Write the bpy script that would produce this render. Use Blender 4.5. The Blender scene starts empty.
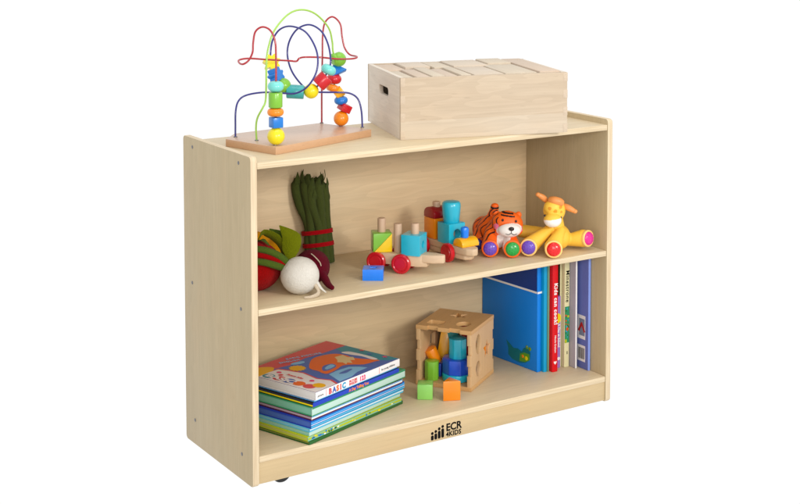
import bpy, bmesh, math, random
from mathutils import Vector, Matrix, Euler
random.seed(7)
R = math.radians
SC = bpy.context.scene
COL = SC.collection

# ------------------------------------------------------------------ helpers
def srgb(r, g, b):
    f = lambda c: (c/255/12.92) if c/255 <= .04045 else ((c/255+.055)/1.055)**2.4
    return (f(r), f(g), f(b), 1.0)

def nodes_of(name):
    m = bpy.data.materials.new(name); m.use_nodes = True
    nt = m.node_tree; b = nt.nodes['Principled BSDF']
    return m, nt, b

def N(nt, kind, **kw):
    n = nt.nodes.new(kind)
    for k, v in kw.items():
        if k in n.inputs: n.inputs[k].default_value = v
        else: setattr(n, k, v)
    return n

def mix_col(nt, fac, a, b, mode='MIX'):
    n = nt.nodes.new('ShaderNodeMix'); n.data_type = 'RGBA'; n.blend_type = mode
    for sock, v in ((n.inputs[0], fac), (n.inputs[6], a), (n.inputs[7], b)):
        if hasattr(v, 'is_linked'): nt.links.new(v, sock)
        else: sock.default_value = v
    return n.outputs[2]

def vivid(col, k=1.06):
    l = .3*col[0]+.6*col[1]+.1*col[2]
    return tuple(max(.002, min(.95, l+(c-l)*k)) for c in col[:3])+(1,)

def paint(name, col, rough=.35, coat=0.0, var=.06, scale=40, bump=.05, spec=.5):
    """painted / plastic surface with faint unevenness"""
    col = vivid(col)
    m, nt, b = nodes_of(name)
    tc = N(nt, 'ShaderNodeTexCoord')
    no = N(nt, 'ShaderNodeTexNoise', Scale=scale, Detail=4.0)
    nt.links.new(tc.outputs['Object'], no.inputs['Vector'])
    dark = tuple(c*(1-var*2) for c in col[:3])+(1,)
    out = mix_col(nt, no.outputs['Fac'], dark, tuple(min(1, c*(1+var)) for c in col[:3])+(1,))
    nt.links.new(out, b.inputs['Base Color'])
    mr = N(nt, 'ShaderNodeMapRange'); mr.inputs['To Min'].default_value = rough*.8; mr.inputs['To Max'].default_value = rough*1.25
    nt.links.new(no.outputs['Fac'], mr.inputs['Value']); nt.links.new(mr.outputs[0], b.inputs['Roughness'])
    b.inputs['Specular IOR Level'].default_value = spec
    if coat: b.inputs['Coat Weight'].default_value = coat; b.inputs['Coat Roughness'].default_value = .12
    if bump:
        n2 = N(nt, 'ShaderNodeTexNoise', Scale=scale*9, Detail=2.0); nt.links.new(tc.outputs['Object'], n2.inputs['Vector'])
        bp = N(nt, 'ShaderNodeBump', Strength=bump, Distance=.001)
        nt.links.new(n2.outputs['Fac'], bp.inputs['Height']); nt.links.new(bp.outputs[0], b.inputs['Normal'])
    return m

def wood(name, light, dark, grain='x', rough=.5, strength=1.0, fig=.5, flecks=.0, coat=0.0, fine=1.0):
    """long grain wood: grain = axis the fibres run along (object space, metres)"""
    m, nt, b = nodes_of(name)
    tc = N(nt, 'ShaderNodeTexCoord')
    def mapped(along, across):
        mp = N(nt, 'ShaderNodeMapping')
        s = {'x': (along, across, across), 'y': (across, along, across), 'z': (across, across, along)}[grain]
        mp.inputs['Scale'].default_value = s
        nt.links.new(tc.outputs['Object'], mp.inputs['Vector']); return mp.outputs[0]
    # broad figure
    n1 = N(nt, 'ShaderNodeTexNoise', Scale=1.0, Detail=3.0, Roughness=.5); nt.links.new(mapped(1.6, 9), n1.inputs['Vector'])
    # cathedral lines from iso-levels of the broad figure
    mul = N(nt, 'ShaderNodeMath', operation='MULTIPLY'); mul.inputs[1].default_value = 16.0
    nt.links.new(n1.outputs['Fac'], mul.inputs[0])
    fr = N(nt, 'ShaderNodeMath', operation='FRACT'); nt.links.new(mul.outputs[0], fr.inputs[0])
    rp = N(nt, 'ShaderNodeMapRange', interpolation_type='SMOOTHERSTEP')
    rp.inputs['From Min'].default_value = .0; rp.inputs['From Max'].default_value = 1.0
    nt.links.new(fr.outputs[0], rp.inputs['Value'])
    # fine fibres
    nb = N(nt, 'ShaderNodeTexNoise', Scale=1.0, Detail=3.0, Roughness=.6); nt.links.new(mapped(5, 14), nb.inputs['Vector'])
    n2 = N(nt, 'ShaderNodeTexNoise', Scale=1.0, Detail=5.0, Roughness=.65); nt.links.new(mapped(7, 260*fine), n2.inputs['Vector'])
    n3 = N(nt, 'ShaderNodeTexNoise', Scale=1.0, Detail=2.0); nt.links.new(mapped(3, 34), n3.inputs['Vector'])
    c0 = mix_col(nt, n3.outputs['Fac'], light, dark)
    fb = N(nt, 'ShaderNodeMapRange'); fb.inputs['From Min'].default_value = .5; fb.inputs['From Max'].default_value = .75; fb.inputs['To Max'].default_value = .4; nt.links.new(nb.outputs['Fac'], fb.inputs['Value'])
    c0 = mix_col(nt, fb.outputs[0], c0, (light[0]*1.0, light[1]*.9, light[2]*.82, 1))
    a = N(nt, 'ShaderNodeMath', operation='MULTIPLY'); a.inputs[1].default_value = .22*fig*strength
    nt.links.new(rp.outputs[0], a.inputs[0])
    c1 = mix_col(nt, a.outputs[0], c0, tuple(c*.78 for c in dark[:3])+(1,))
    f2 = N(nt, 'ShaderNodeMapRange'); f2.inputs['From Min'].default_value = .45; f2.inputs['From Max'].default_value = .8
    f2.inputs['To Max'].default_value = .35*strength; nt.links.new(n2.outputs['Fac'], f2.inputs['Value'])
    c2 = mix_col(nt, f2.outputs[0], c1, tuple(c*.7 for c in dark[:3])+(1,))
    if flecks:
        n4 = N(nt, 'ShaderNodeTexNoise', Scale=1.0, Detail=1.0); nt.links.new(mapped(30, 300), n4.inputs['Vector'])
        f4 = N(nt, 'ShaderNodeMapRange'); f4.inputs['From Min'].default_value = .66; f4.inputs['From Max'].default_value = .78
        f4.inputs['To Max'].default_value = flecks; nt.links.new(n4.outputs['Fac'], f4.inputs['Value'])
        c2 = mix_col(nt, f4.outputs[0], c2, tuple(c*.5 for c in dark[:3])+(1,))
    nt.links.new(c2, b.inputs['Base Color'])
    b.inputs['Roughness'].default_value = rough
    if coat: b.inputs['Coat Weight'].default_value = coat; b.inputs['Coat Roughness'].default_value = .3
    bp = N(nt, 'ShaderNodeBump', Strength=.12, Distance=.0006)
    nt.links.new(n2.outputs['Fac'], bp.inputs['Height']); nt.links.new(bp.outputs[0], b.inputs['Normal'])
    return m

def ply_edge(name, light, dark, thick='x'):
    """cut edge of plywood: thin layers stacked along the 'thick' axis"""
    m, nt, b = nodes_of(name)
    tc = N(nt, 'ShaderNodeTexCoord'); mp = N(nt, 'ShaderNodeMapping')
    mp.inputs['Scale'].default_value = {'x': (420, 9, 9), 'y': (9, 420, 9), 'z': (9, 9, 420)}[thick]
    nt.links.new(tc.outputs['Object'], mp.inputs['Vector'])
    n1 = N(nt, 'ShaderNodeTexNoise', Scale=1.0, Detail=1.5); nt.links.new(mp.outputs[0], n1.inputs['Vector'])
    mr = N(nt, 'ShaderNodeMapRange'); mr.inputs['From Min'].default_value = .35; mr.inputs['From Max'].default_value = .65
    nt.links.new(n1.outputs['Fac'], mr.inputs['Value'])
    c = mix_col(nt, mr.outputs[0], light, dark)
    nt.links.new(c, b.inputs['Base Color']); b.inputs['Roughness'].default_value = .5
    return m

def felt(name, col, scale=900):
    col = vivid(col, 1.15)
    m, nt, b = nodes_of(name)
    tc = N(nt, 'ShaderNodeTexCoord')
    n1 = N(nt, 'ShaderNodeTexNoise', Scale=scale, Detail=3.0); nt.links.new(tc.outputs['Object'], n1.inputs['Vector'])
    n2 = N(nt, 'ShaderNodeTexNoise', Scale=60, Detail=3.0); nt.links.new(tc.outputs['Object'], n2.inputs['Vector'])
    c = mix_col(nt, n1.outputs['Fac'], tuple(x*.68 for x in col[:3])+(1,), tuple(min(1, x*1.25) for x in col[:3])+(1,))
    c = mix_col(nt, n2.outputs['Fac'], c, tuple(x*.85 for x in col[:3])+(1,))
    nt.links.new(c, b.inputs['Base Color']); b.inputs['Roughness'].default_value = .95
    b.inputs['Specular IOR Level'].default_value = .05
    b.inputs['Sheen Weight'].default_value = .04; b.inputs['Sheen Roughness'].default_value = .5
    bp = N(nt, 'ShaderNodeBump', Strength=.9, Distance=.0022)
    ad = N(nt, 'ShaderNodeMath', operation='ADD'); n5 = N(nt, 'ShaderNodeTexNoise', Scale=330, Detail=4.0); nt.links.new(tc.outputs['Object'], n5.inputs['Vector'])
    nt.links.new(n1.outputs['Fac'], ad.inputs[0]); nt.links.new(n5.outputs['Fac'], ad.inputs[1]); nt.links.new(ad.outputs[0], bp.inputs['Height']); nt.links.new(bp.outputs[0], b.inputs['Normal'])
    return m

def pages_mat(name, col, axis='z'):
    m, nt, b = nodes_of(name)
    tc = N(nt, 'ShaderNodeTexCoord'); mp = N(nt, 'ShaderNodeMapping')
    mp.inputs['Scale'].default_value = {'x': (1500, 4, 4), 'z': (4, 4, 1500)}[axis]
    nt.links.new(tc.outputs['Object'], mp.inputs['Vector'])
    n1 = N(nt, 'ShaderNodeTexNoise', Scale=1.0, Detail=2.0); nt.links.new(mp.outputs[0], n1.inputs['Vector'])
    c = mix_col(nt, n1.outputs['Fac'], tuple(x*.72 for x in col[:3])+(1,), col)
    nt.links.new(c, b.inputs['Base Color']); b.inputs['Roughness'].default_value = .85
    return m

class MB:
    """collects shapes, each with a material slot, into one mesh"""
    def __init__(s): s.bm = bmesh.new(); s.mats = []
    def _slot(s, m):
        if m not in s.mats: s.mats.append(m)
        return s.mats.index(m)
    def add(s, tmp, mat, M=None, keep=False):
        if M is not None: bmesh.ops.transform(tmp, matrix=M, verts=tmp.verts)
        if not keep:
            i = s._slot(mat)
            for f in tmp.faces: f.material_index = i
        me = bpy.data.meshes.new('tmp'); tmp.to_mesh(me); tmp.free()
        s.bm.from_mesh(me); bpy.data.meshes.remove(me); return s
    def box(s, size, c=(0, 0, 0), mat=None, bev=0, rot=None, seg=2, face_mats=None):
        t = bmesh.new(); bmesh.ops.create_cube(t, size=1)
        bmesh.ops.transform(t, matrix=Matrix.Diagonal((*size, 1)), verts=t.verts)
        if bev: bmesh.ops.bevel(t, geom=list(t.edges), offset=bev, segments=seg, profile=.5, affect='EDGES')
        M = Matrix.Translation(c)
        if rot is not None: M = M @ Euler(rot).to_matrix().to_4x4()
        if face_mats:
            i0 = s._slot(mat)
            for f in t.faces:
                n = f.normal; f.material_index = i0
                for ax, mm in face_mats.items():
                    if abs(n['xyz'.index(ax)]) > .6: f.material_index = s._slot(mm)
            return s.add(t, mat, M, keep=True)
        return s.add(t, mat, M)
    def lathe(s, prof, mat, M=None, seg=32):
        """prof: (r, z) from bottom to top, closed at the axis"""
        t = bmesh.new(); rings = []
        for r, z in prof:
            if r < 1e-6: rings.append([t.verts.new((0, 0, z))])
            else: rings.append([t.verts.new((r*math.cos(2*math.pi*k/seg), r*math.sin(2*math.pi*k/seg), z)) for k in range(seg)])
        for a, b in zip(rings, rings[1:]):
            for k in range(seg):
                k2 = (k+1) % seg
                if len(a) == 1 and len(b) == 1: continue
                if len(a) == 1: t.faces.new((a[0], b[k2], b[k]))
                elif len(b) == 1: t.faces.new((a[k], a[k2], b[0]))
                else: t.faces.new((a[k], a[k2], b[k2], b[k]))
        bmesh.ops.recalc_face_normals(t, faces=t.faces)
        return s.add(t, mat, M)
    def cyl(s, r, h, mat, M=None, bev=.0006, seg=32, r2=None):
        r2 = r if r2 is None else r2
        b = min(bev, r*.4, h*.4)
        return s.lathe([(0, 0), (r-b, 0), (r-.3*b, .3*b), (r, b), (r2, h-b), (r2-.3*b, h-.3*b), (r2-b, h), (0, h)], mat, M, seg)
    def ball(s, r, mat, c=(0, 0, 0), sc=(1, 1, 1), rot=None, seg=28):
        t = bmesh.new(); bmesh.ops.create_uvsphere(t, u_segments=seg, v_segments=seg//2+2, radius=r)
        M = Matrix.Translation(c)
        if rot is not None: M = M @ Euler(rot).to_matrix().to_4x4()
        return s.add(t, mat, M @ Matrix.Diagonal((*sc, 1)))
    def prism(s, pts, h, mat, M=None, bev=0, side=None, seg=2):
        """outline in the xy plane, thickness h along z"""
        t = bmesh.new(); vs = [t.verts.new((x, y, 0)) for x, y in pts]
        f = t.faces.new(vs)
        r = bmesh.ops.extrude_face_region(t, geom=[f])
        bmesh.ops.translate(t, verts=[e for e in r['geom'] if isinstance(e, bmesh.types.BMVert)], vec=(0, 0, h))
        bmesh.ops.recalc_face_normals(t, faces=t.faces)
        if bev: bmesh.ops.bevel(t, geom=[e for e in t.edges if e.calc_face_angle(0) > .5], offset=bev, segments=seg, profile=.5, affect='EDGES')
        if side is not None:
            i, j = s._slot(mat), s._slot(side)
            for f in t.faces: f.material_index = i if abs(f.normal.z) > .8 else j
            return s.add(t, mat, M, keep=True)
        return s.add(t, mat, M)
    def tube(s, pts, rad, mat, seg=12, smooth=6, caps=True, flat=1.0, flat_dir=None):
        P = catmull(pts, smooth) if smooth else [Vector(p) for p in pts]
        n = len(P)
        if callable(rad): rr = [rad(i/(n-1)) for i in range(n)]
        else: rr = [rad]*n
        t = bmesh.new(); rings = []
        T0 = (P[1]-P[0]).normalized()
        nrm = Vector(flat_dir) if flat_dir else (Vector((0, 0, 1)) if abs(T0.z) < .9 else Vector((1, 0, 0)))
        nrm = (nrm - T0*nrm.dot(T0)).normalized()
        for i, p in enumerate(P):
            T = (P[min(i+1, n-1)]-P[max(i-1, 0)]).normalized()
            nrm = (nrm - T*nrm.dot(T)).normalized(); b = T.cross(nrm)
            rings.append([t.verts.new(p + (nrm*math.cos(a)*flat + b*math.sin(a))*rr[i]) for a in [2*math.pi*k/seg for k in range(seg)]])
        for a, b in zip(rings, rings[1:]):
            for k in range(seg): t.faces.new((a[k], a[(k+1) % seg], b[(k+1) % seg], b[k]))
        if caps: t.faces.new(rings[0][::-1]); t.faces.new(rings[-1])
        bmesh.ops.recalc_face_normals(t, faces=t.faces)
        return s.add(t, mat)
    def mesh(s, me, mat, M=None):
        t = bmesh.new(); t.from_mesh(me); return s.add(t, mat, M)
    def build(s, name, parent=None, loc=None, rot=None, sharp=38, label=None):
        me = bpy.data.meshes.new(name); s.bm.to_mesh(me); s.bm.free()
        for m in s.mats: me.materials.append(m)
        for p in me.polygons: p.use_smooth = True
        me.set_sharp_from_angle(angle=R(sharp))
        o = bpy.data.objects.new(name, me); COL.objects.link(o)
        if parent: o.parent = parent
        if loc is not None: o.location = loc
        if rot is not None: o.rotation_euler = rot
        if label: o['label'] = label
        return o

def catmull(pts, k):
    P = [Vector(p) for p in pts]; out = []
    Q = [P[0]*2-P[1]] + P + [P[-1]*2-P[-2]]
    for i in range(1, len(Q)-2):
        a, b, c, d = Q[i-1:i+3]
        for j in range(k):
            t = j/k
            out.append(.5*((2*b)+(c-a)*t+(2*a-5*b+4*c-d)*t*t+(3*b-a-3*c+d)*t**3))
    out.append(P[-1]); return out

def tag(o, label=None, cat=None, group=None, kind=None):
    if label: o['label'] = label
    if cat: o['category'] = cat
    if group: o['group'] = group
    if kind: o['kind'] = kind
    return o

def thing(name, label, cat, loc=(0, 0, 0), rz=0, group=None):
    o = bpy.data.objects.new(name, None); COL.objects.link(o)
    o.location = loc; o.rotation_euler = (0, 0, rz); o.empty_display_size = .02
    return tag(o, label, cat, group)

def curve_mesh(splines, extrude, bevel=0.0, res=4):
    """closed 2-D outlines (holes allowed) -> solid mesh centred on z=0"""
    cu = bpy.data.curves.new('c', 'CURVE'); cu.dimensions = '2D'; cu.fill_mode = 'BOTH'
    cu.extrude = extrude; cu.bevel_depth = bevel; cu.bevel_resolution = 1
    for pts in splines:
        sp = cu.splines.new('POLY'); sp.points.add(len(pts)-1); sp.use_cyclic_u = True
        for p, q in zip(sp.points, pts): p.co = (q[0], q[1], 0, 1)
    ob = bpy.data.objects.new('c', cu); COL.objects.link(ob)
    bpy.context.view_layer.update()
    me = bpy.data.meshes.new_from_object(ob.evaluated_get(bpy.context.evaluated_depsgraph_get()))
    bpy.data.objects.remove(ob); bpy.data.curves.remove(cu); return me

def text_mesh(txt, size, extrude=.0002, align='LEFT', bold=0.0, spacing=1.0):
    cu = bpy.data.curves.new('t', 'FONT'); cu.body = txt; cu.size = size; cu.extrude = extrude
    cu.align_x = align; cu.offset = bold; cu.space_character = spacing; cu.resolution_u = 4
    ob = bpy.data.objects.new('t', cu); COL.objects.link(ob)
    bpy.context.view_layer.update()
    me = bpy.data.meshes.new_from_object(ob.evaluated_get(bpy.context.evaluated_depsgraph_get()))
    bpy.data.objects.remove(ob); bpy.data.curves.remove(cu); return me

def basis(x, y, z, o=(0, 0, 0)):
    """matrix whose columns are the given axes"""
    return Matrix(((x[0], y[0], z[0], o[0]), (x[1], y[1], z[1], o[1]), (x[2], y[2], z[2], o[2]), (0, 0, 0, 1)))

def blob(name, shapes, voxel, pick, mats, parent, iters=4, label=None):
    """one continuous skin grown over balls (c, radii, rot) and limbs (p0, p1, r0, r1); pick(point, normal) -> material index"""
    g = MB(); dm = mats[0]
    for sh in shapes:
        if sh[0] == 'e': g.ball(1, dm, sh[1], sh[2], sh[3] if len(sh) > 3 else None, seg=32)
        else:
            p0, p1, r0, r1 = Vector(sh[1]), Vector(sh[2]), sh[3], sh[4]
            n = 8
            g.tube([p0.lerp(p1, k/n) for k in range(n+1)], lambda t: r0+(r1-r0)*t, dm, seg=24, smooth=0)
            g.ball(r0, dm, p0, seg=24); g.ball(r1, dm, p1, seg=24)
    o = g.build('blobtmp')
    md = o.modifiers.new('r', 'REMESH'); md.mode = 'VOXEL'; md.voxel_size = voxel
    sm = o.modifiers.new('s', 'SMOOTH'); sm.iterations = iters; sm.factor = .5
    bpy.context.view_layer.update()
    me = bpy.data.meshes.new_from_object(o.evaluated_get(bpy.context.evaluated_depsgraph_get()))
    bpy.data.objects.remove(o)
    me.materials.clear()
    for m in mats: me.materials.append(m)
    for p in me.polygons:
        p.use_smooth = True; p.material_index = pick(p.center, p.normal)
    me.name = name
    ob = bpy.data.objects.new(name, me); COL.objects.link(ob); ob.parent = parent
    if label: ob['label'] = label
    return ob

def rounded(w, h, r, n=6, x0=0, y0=0, corners=(1, 1, 1, 1)):
    """rounded rectangle outline, corners: bl, br, tr, tl"""
    out = []
    for (cx, cy, a0), on in zip(((x0+r, y0+r, 180), (x0+w-r, y0+r, 270), (x0+w-r, y0+h-r, 0), (x0+r, y0+h-r, 90)), corners):
        if not on:
            out.append((x0 if a0 in (180, 90) else x0+w, y0 if a0 in (180, 270) else y0+h)); continue
        for k in range(n+1):
            a = R(a0+90*k/n); out.append((cx+r*math.cos(a), cy+r*math.sin(a)))
    return out

def circle(r, n=28, c=(0, 0), sx=1, sy=1, a0=0):
    return [(c[0]+r*sx*math.cos(a0+2*math.pi*k/n), c[1]+r*sy*math.sin(a0+2*math.pi*k/n)) for k in range(n)]

# ------------------------------------------------------------------ materials
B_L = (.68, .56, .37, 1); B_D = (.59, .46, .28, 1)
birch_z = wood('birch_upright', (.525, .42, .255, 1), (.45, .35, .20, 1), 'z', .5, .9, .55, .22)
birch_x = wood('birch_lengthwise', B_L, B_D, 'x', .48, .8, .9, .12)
birch_back = wood('birch_back', (.70, .545, .34, 1), (.62, .46, .265, 1), 'x', .55, .8, 1.3, .1)
birch_apron = wood('birch_apron', (.60, .455, .255, 1), (.52, .38, .20, 1), 'x', .5, .8, .5, .12)
edge_x = ply_edge('plywood_edge_upright', (.70, .57, .385, 1), (.58, .445, .28, 1), 'x')
edge_z = ply_edge('plywood_edge_level', (.72, .59, .40, 1), (.58, .445, .27, 1), 'z')
beech = wood('beech_board', (.60, .42, .30, 1), (.53, .35, .235, 1), 'x', .35, .6, .5, .3, coat=.2)
beech_side = wood('beech_board_edge', (.60, .36, .20, 1), (.52, .30, .16, 1), 'x', .4, .6, .3, .3, coat=.2)
raw_x = wood('raw_pine_lengthwise', (.58, .475, .35, 1), (.50, .38, .26, 1), 'x', .7, .9, 1.2, .3)
raw_x2 = wood('raw_pine_lower_board', (.61, .52, .40, 1), (.54, .43, .31, 1), 'x', .7, .9, 1.2, .12)
raw_y_lit = wood('raw_pine_crosswise_lit', (.75, .665, .56, 1), (.67, .58, .475, 1), 'y', .7, .9, 1.2, .3)  # end walls paler than the front: light from the left put into the colour
raw_end = paint('raw_pine_end_grain', (.585, .475, .36, 1), .8, var=.12, scale=300)
blk_a = wood('block_wood_pale', (.64, .55, .43, 1), (.56, .46, .34, 1), 'y', .7, .7, .6, .1)
blk_b = wood('block_wood_pink', (.63, .51, .40, 1), (.55, .42, .31, 1), 'y', .7, .7, .6, .1)
blk_c = wood('block_wood_along', (.65, .56, .45, 1), (.57, .46, .35, 1), 'x', .7, .7, .6, .1)
toywood = wood('toy_train_wood', (.68, .50, .33, 1), (.58, .40, .25, 1), 'y', .5, .8, .5, .2, fine=.6)
toypeg = wood('toy_peg_wood', (.62, .43, .29, 1), (.52, .34, .22, 1), 'z', .5, .8, .2, .2)
cubewood = wood('sorter_wood', (.66, .39, .16, 1), (.56, .31, .12, 1), 'x', .45, .8, .5, .25)
cubewood_y = wood('sorter_wood_cross', (.68, .45, .235, 1), (.57, .35, .17, 1), 'z', .45, .8, .5, .25)
steel = paint('screw_steel', (.22, .22, .23, 1), .35); steel.node_tree.nodes['Principled BSDF'].inputs['Metallic'].default_value = .9
black = paint('black_rubber', (.012, .012, .012, 1), .5)
ink = paint('black_ink', (.006, .006, .006, 1), .7, bump=0, spec=.05)

P = {}
def pm(key, rgb, rough=.3, coat=.3, **k):
    if key not in P: P[key] = paint('paint_'+key, srgb(*rgb), rough, coat, **k)
    return P[key]
red = pm('red', (196, 22, 40)); dkred = pm('dark_red', (150, 14, 30)); orange = pm('orange', (236, 138, 24)); yellow = pm('yellow', (232, 214, 20))
sunny = pm('sun_yellow', (238, 200, 24)); amber = pm('amber', (246, 178, 20)); green = pm('leaf_green', (124, 184, 62)); ltgreen = pm('pale_green', (142, 204, 104)); blue = pm('blue', (16, 116, 200))
royal = pm('royal_blue', (34, 80, 200)); cyan = pm('cyan', (50, 178, 204)); teal = pm('teal', (60, 160, 160)); aqua = pm('aqua', (120, 206, 198))
bright = pm('bright_blue', (22, 124, 236)); navywire = pm('navy_wire', (34, 34, 120), .3, .5); redwire = pm('red_wire', (165, 14, 36), .3, .5); greenwire = pm('lime_wire', (158, 200, 84), .3, .5)

# ------------------------------------------------------------------ bookshelf
W, D, H, T = .914, .3233, .6574, .0147
ZT, ZM, ZB, ST = .6447, .3542, .0609, .0129
YB = .3057
shelf = thing('bookshelf', 'birch plywood two-shelf bookcase holding all the toys and books', 'bookcase')
for k in range(2):
    m = MB(); out = rounded(D, H, .012, x0=0, y0=0, n=6, corners=(0, 0, 1, 1))
    out = rounded(D, H, .009, n=5)
    x0 = 0 if k == 0 else W-T
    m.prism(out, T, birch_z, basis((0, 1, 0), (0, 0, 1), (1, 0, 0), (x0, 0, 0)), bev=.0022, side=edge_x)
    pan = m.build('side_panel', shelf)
    xs = 0 if k == 0 else W
    for (y, z) in ((.2738, .6383), (.0525, .6385), (.2818, .348), (.047, .348), (.2746, .0534), (.0481, .0542)):
        s = MB(); sgn = -1 if k == 0 else 1
        s.lathe([(0, -.001), (.0038, -.001), (.0038, .0004), (.0032, .0008), (.0012, .0008), (.001, .0002), (0, .0002)], steel, basis((0, 1, 0), (0, 0, sgn), (sgn, 0, 0), (xs, y, z)), 16)
        s.build('screw', pan)
def slab(name, x0, x1, y0, y1, z1, th, mat, edge, bev=.0015):
    m = MB(); m.box((x1-x0, y1-y0, th), ((x0+x1)/2, (y0+y1)/2, z1-th/2), mat, bev, face_mats={'y': edge, 'x': edge})
    return m.build(name, shelf)
xi0, xi1 = T+.0003, W-T-.0003
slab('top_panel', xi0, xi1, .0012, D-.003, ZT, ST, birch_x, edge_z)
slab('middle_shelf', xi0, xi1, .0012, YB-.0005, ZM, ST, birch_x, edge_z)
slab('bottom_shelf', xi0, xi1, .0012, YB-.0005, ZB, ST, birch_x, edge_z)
m = MB(); m.box((xi1-xi0, .006, ZT-ST-.012), ((xi0+xi1)/2, YB+.003, (ZT-ST+.012)/2-.0002), birch_back, .0005); m.build('back_panel', shelf)
m = MB(); m.box((xi1-xi0, .012, ZB-ST-.004-.0004), ((xi0+xi1)/2, .0035+.006, (ZB-ST+.004)/2), birch_apron, .0008)
apron = m.build('apron', shelf)
# printed emblem: four figures and the lettering
fig = MB(); dz = 0
for k, (h, zz) in enumerate(((.0108, .0080), (.0132, .0083), (.0170, .0086), (.0200, .0089))):
    x = .4240+.0088*k
    fig.prism(rounded(.0070, h, .0030, x0=-.0035, y0=0), .0003, ink, basis((1, 0, 0), (0, 0, 1), (0, -1, 0), (x, .0036, zz)))
    fig.prism(circle(.0033), .0003, ink, basis((1, 0, 0), (0, 0, 1), (0, -1, 0), (x, .0036, zz+h+.0042)))
fig.build('emblem', apron)
for txt, sz, x, z, sp, bo in (('ECR', .0222, .4590, .0212, 1.0, .0007), ('4KIDS', .0142, .4590, .0088, 1.07, .0005)):
    t = MB(); t.mesh(text_mesh(txt, sz, .00015, bold=bo, spacing=sp), ink, basis((1, 0, 0), (0, 0, 1), (0, -1, 0), (x, .0034, z)))
    t.build('lettering', apron)
for (x, y) in ((.083, .046), (.80, .10), (.083, .26), (.83, .26)):
    c = MB(); c.cyl(.0215, .024, black, basis((1, 0, 0), (0, 0, 1), (0, -1, 0), (x, y+.012, .0030)), bev=.004)
    cz = c.build('caster', shelf)
    c = MB(); c.box((.036, .036, .003), (x, y, ZB-ST-.0018), steel, .001); c.box((.010, .030, .022), (x, y, .0355), steel, .002)
    c.build('bracket', cz)

# ------------------------------------------------------------------ bead maze
MX = thing('bead_maze', 'bead maze toy with looping red, blue and green wires on a wooden board', 'bead maze', (.21, .16, ZT))
m = MB()
bd = [(-.1655, .046), (-.1245, -.1005), (.1535, -.0085), (.102, .130), (-.1200, .1000)]
m.prism(bd, .016, beech, bev=.0012, side=beech_side)
m.build('base_board', MX)
BLUE = [(-0.1384,0.0560,0.0160), (-0.1376,0.0572,0.0372), (-0.1359,0.0587,0.0702), (-0.1258,0.0657,0.0900), (-0.1070,0.0664,0.1006), (-0.0611,0.0766,0.1021), (-0.0290,0.0438,0.1014), (-0.0139,0.0222,0.1028), (0.0016,0.0014,0.1168), (0.0177,-0.0069,0.1434), (0.0257,-0.0037,0.1728), (0.0235,0.0060,0.2023), (0.0125,0.0275,0.2315), (-0.0032,0.0623,0.2412), (-0.0164,0.0881,0.2331), (-0.0275,0.0994,0.2109), (-0.0325,0.1005,0.1838), (-0.0373,0.0898,0.1611), (-0.0360,0.0750,0.1352), (-0.0208,0.0636,0.1163), (0.0003,0.0489,0.1028), (0.0276,0.0313,0.1042), (0.0476,0.0200,0.1244), (0.0611,0.0134,0.1501), (0.0652,0.0122,0.1690), (0.0667,0.0258,0.2017), (0.0601,0.0443,0.2293), (0.0442,0.0675,0.2420), (0.0267,0.0899,0.2316), (0.0160,0.1066,0.2046), (0.0114,0.1071,0.1738), (0.0136,0.0911,0.1407), (0.0262,0.0687,0.1125), (0.0400,0.0500,0.1000), (0.0722,0.0480,0.0958), (0.1001,0.0472,0.0938), (0.1281,0.0407,0.0904), (0.1428,0.0303,0.0780), (0.1482,0.0247,0.0518), (0.1486,0.0215,0.0160)]
GREEN = [(-0.1208,-0.0077,0.0160), (-0.1209,-0.0054,0.0440), (-0.1174,-0.0061,0.0635), (-0.1079,-0.0106,0.0831), (-0.0980,-0.0041,0.0960), (-0.0957,-0.0030,0.1274), (-0.0935,-0.0008,0.1731), (-0.0867,0.0034,0.2053), (-0.0700,0.0080,0.2400), (-0.0290,0.0280,0.2690), (0.0120,0.0450,0.2770), (0.0520,0.0550,0.2660), (0.0920,0.0700,0.2340), (0.1050,0.0760,0.2022), (0.1072,0.0758,0.1780), (0.1185,0.0790,0.1596), (0.1190,0.0773,0.1422), (0.1160,0.0778,0.1249), (0.1119,0.0791,0.1076), (0.1170,0.0741,0.0868), (0.1233,0.0685,0.0680), (0.1287,0.0640,0.0555), (0.1221,0.0667,0.0361), (0.1202,0.0663,0.0160)]
RED = [(-0.1155,-0.0801,0.0160), (-0.1136,-0.0783,0.0530), (-0.1114,-0.0761,0.0977), (-0.1090,-0.0736,0.1488), (-0.1074,-0.0710,0.1935), (-0.1078,-0.0682,0.2254), (-0.1151,-0.0617,0.2471), (-0.1282,-0.0527,0.2541), (-0.1404,-0.0456,0.2446), (-0.1450,-0.0444,0.2222), (-0.1468,-0.0448,0.2031), (-0.1538,-0.0415,0.1871), (-0.1632,-0.0361,0.1794), (-0.1640,-0.0200,0.1798), (-0.1569,-0.0039,0.1844), (-0.1300,0.0060,0.1850), (-0.0800,0.0250,0.1780), (-0.0144,0.0535,0.1690), (0.0038,0.0518,0.1669), (0.0091,0.0488,0.1730), (0.0247,0.0508,0.1746), (0.0580,0.0411,0.1729), (0.0914,0.0411,0.1680), (0.1343,0.0579,0.1634), (0.1557,0.0620,0.1637), (0.1653,0.0738,0.1657), (0.1625,0.0997,0.1678), (0.1536,0.1067,0.1832), (0.1498,0.1111,0.2078), (0.1473,0.1150,0.2359), (0.1337,0.1251,0.2514), (0.1196,0.1332,0.2394), (0.1139,0.1346,0.2113), (0.1115,0.1322,0.1621), (0.1077,0.1290,0.0919), (0.1049,0.1247,0.0160)]
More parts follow.
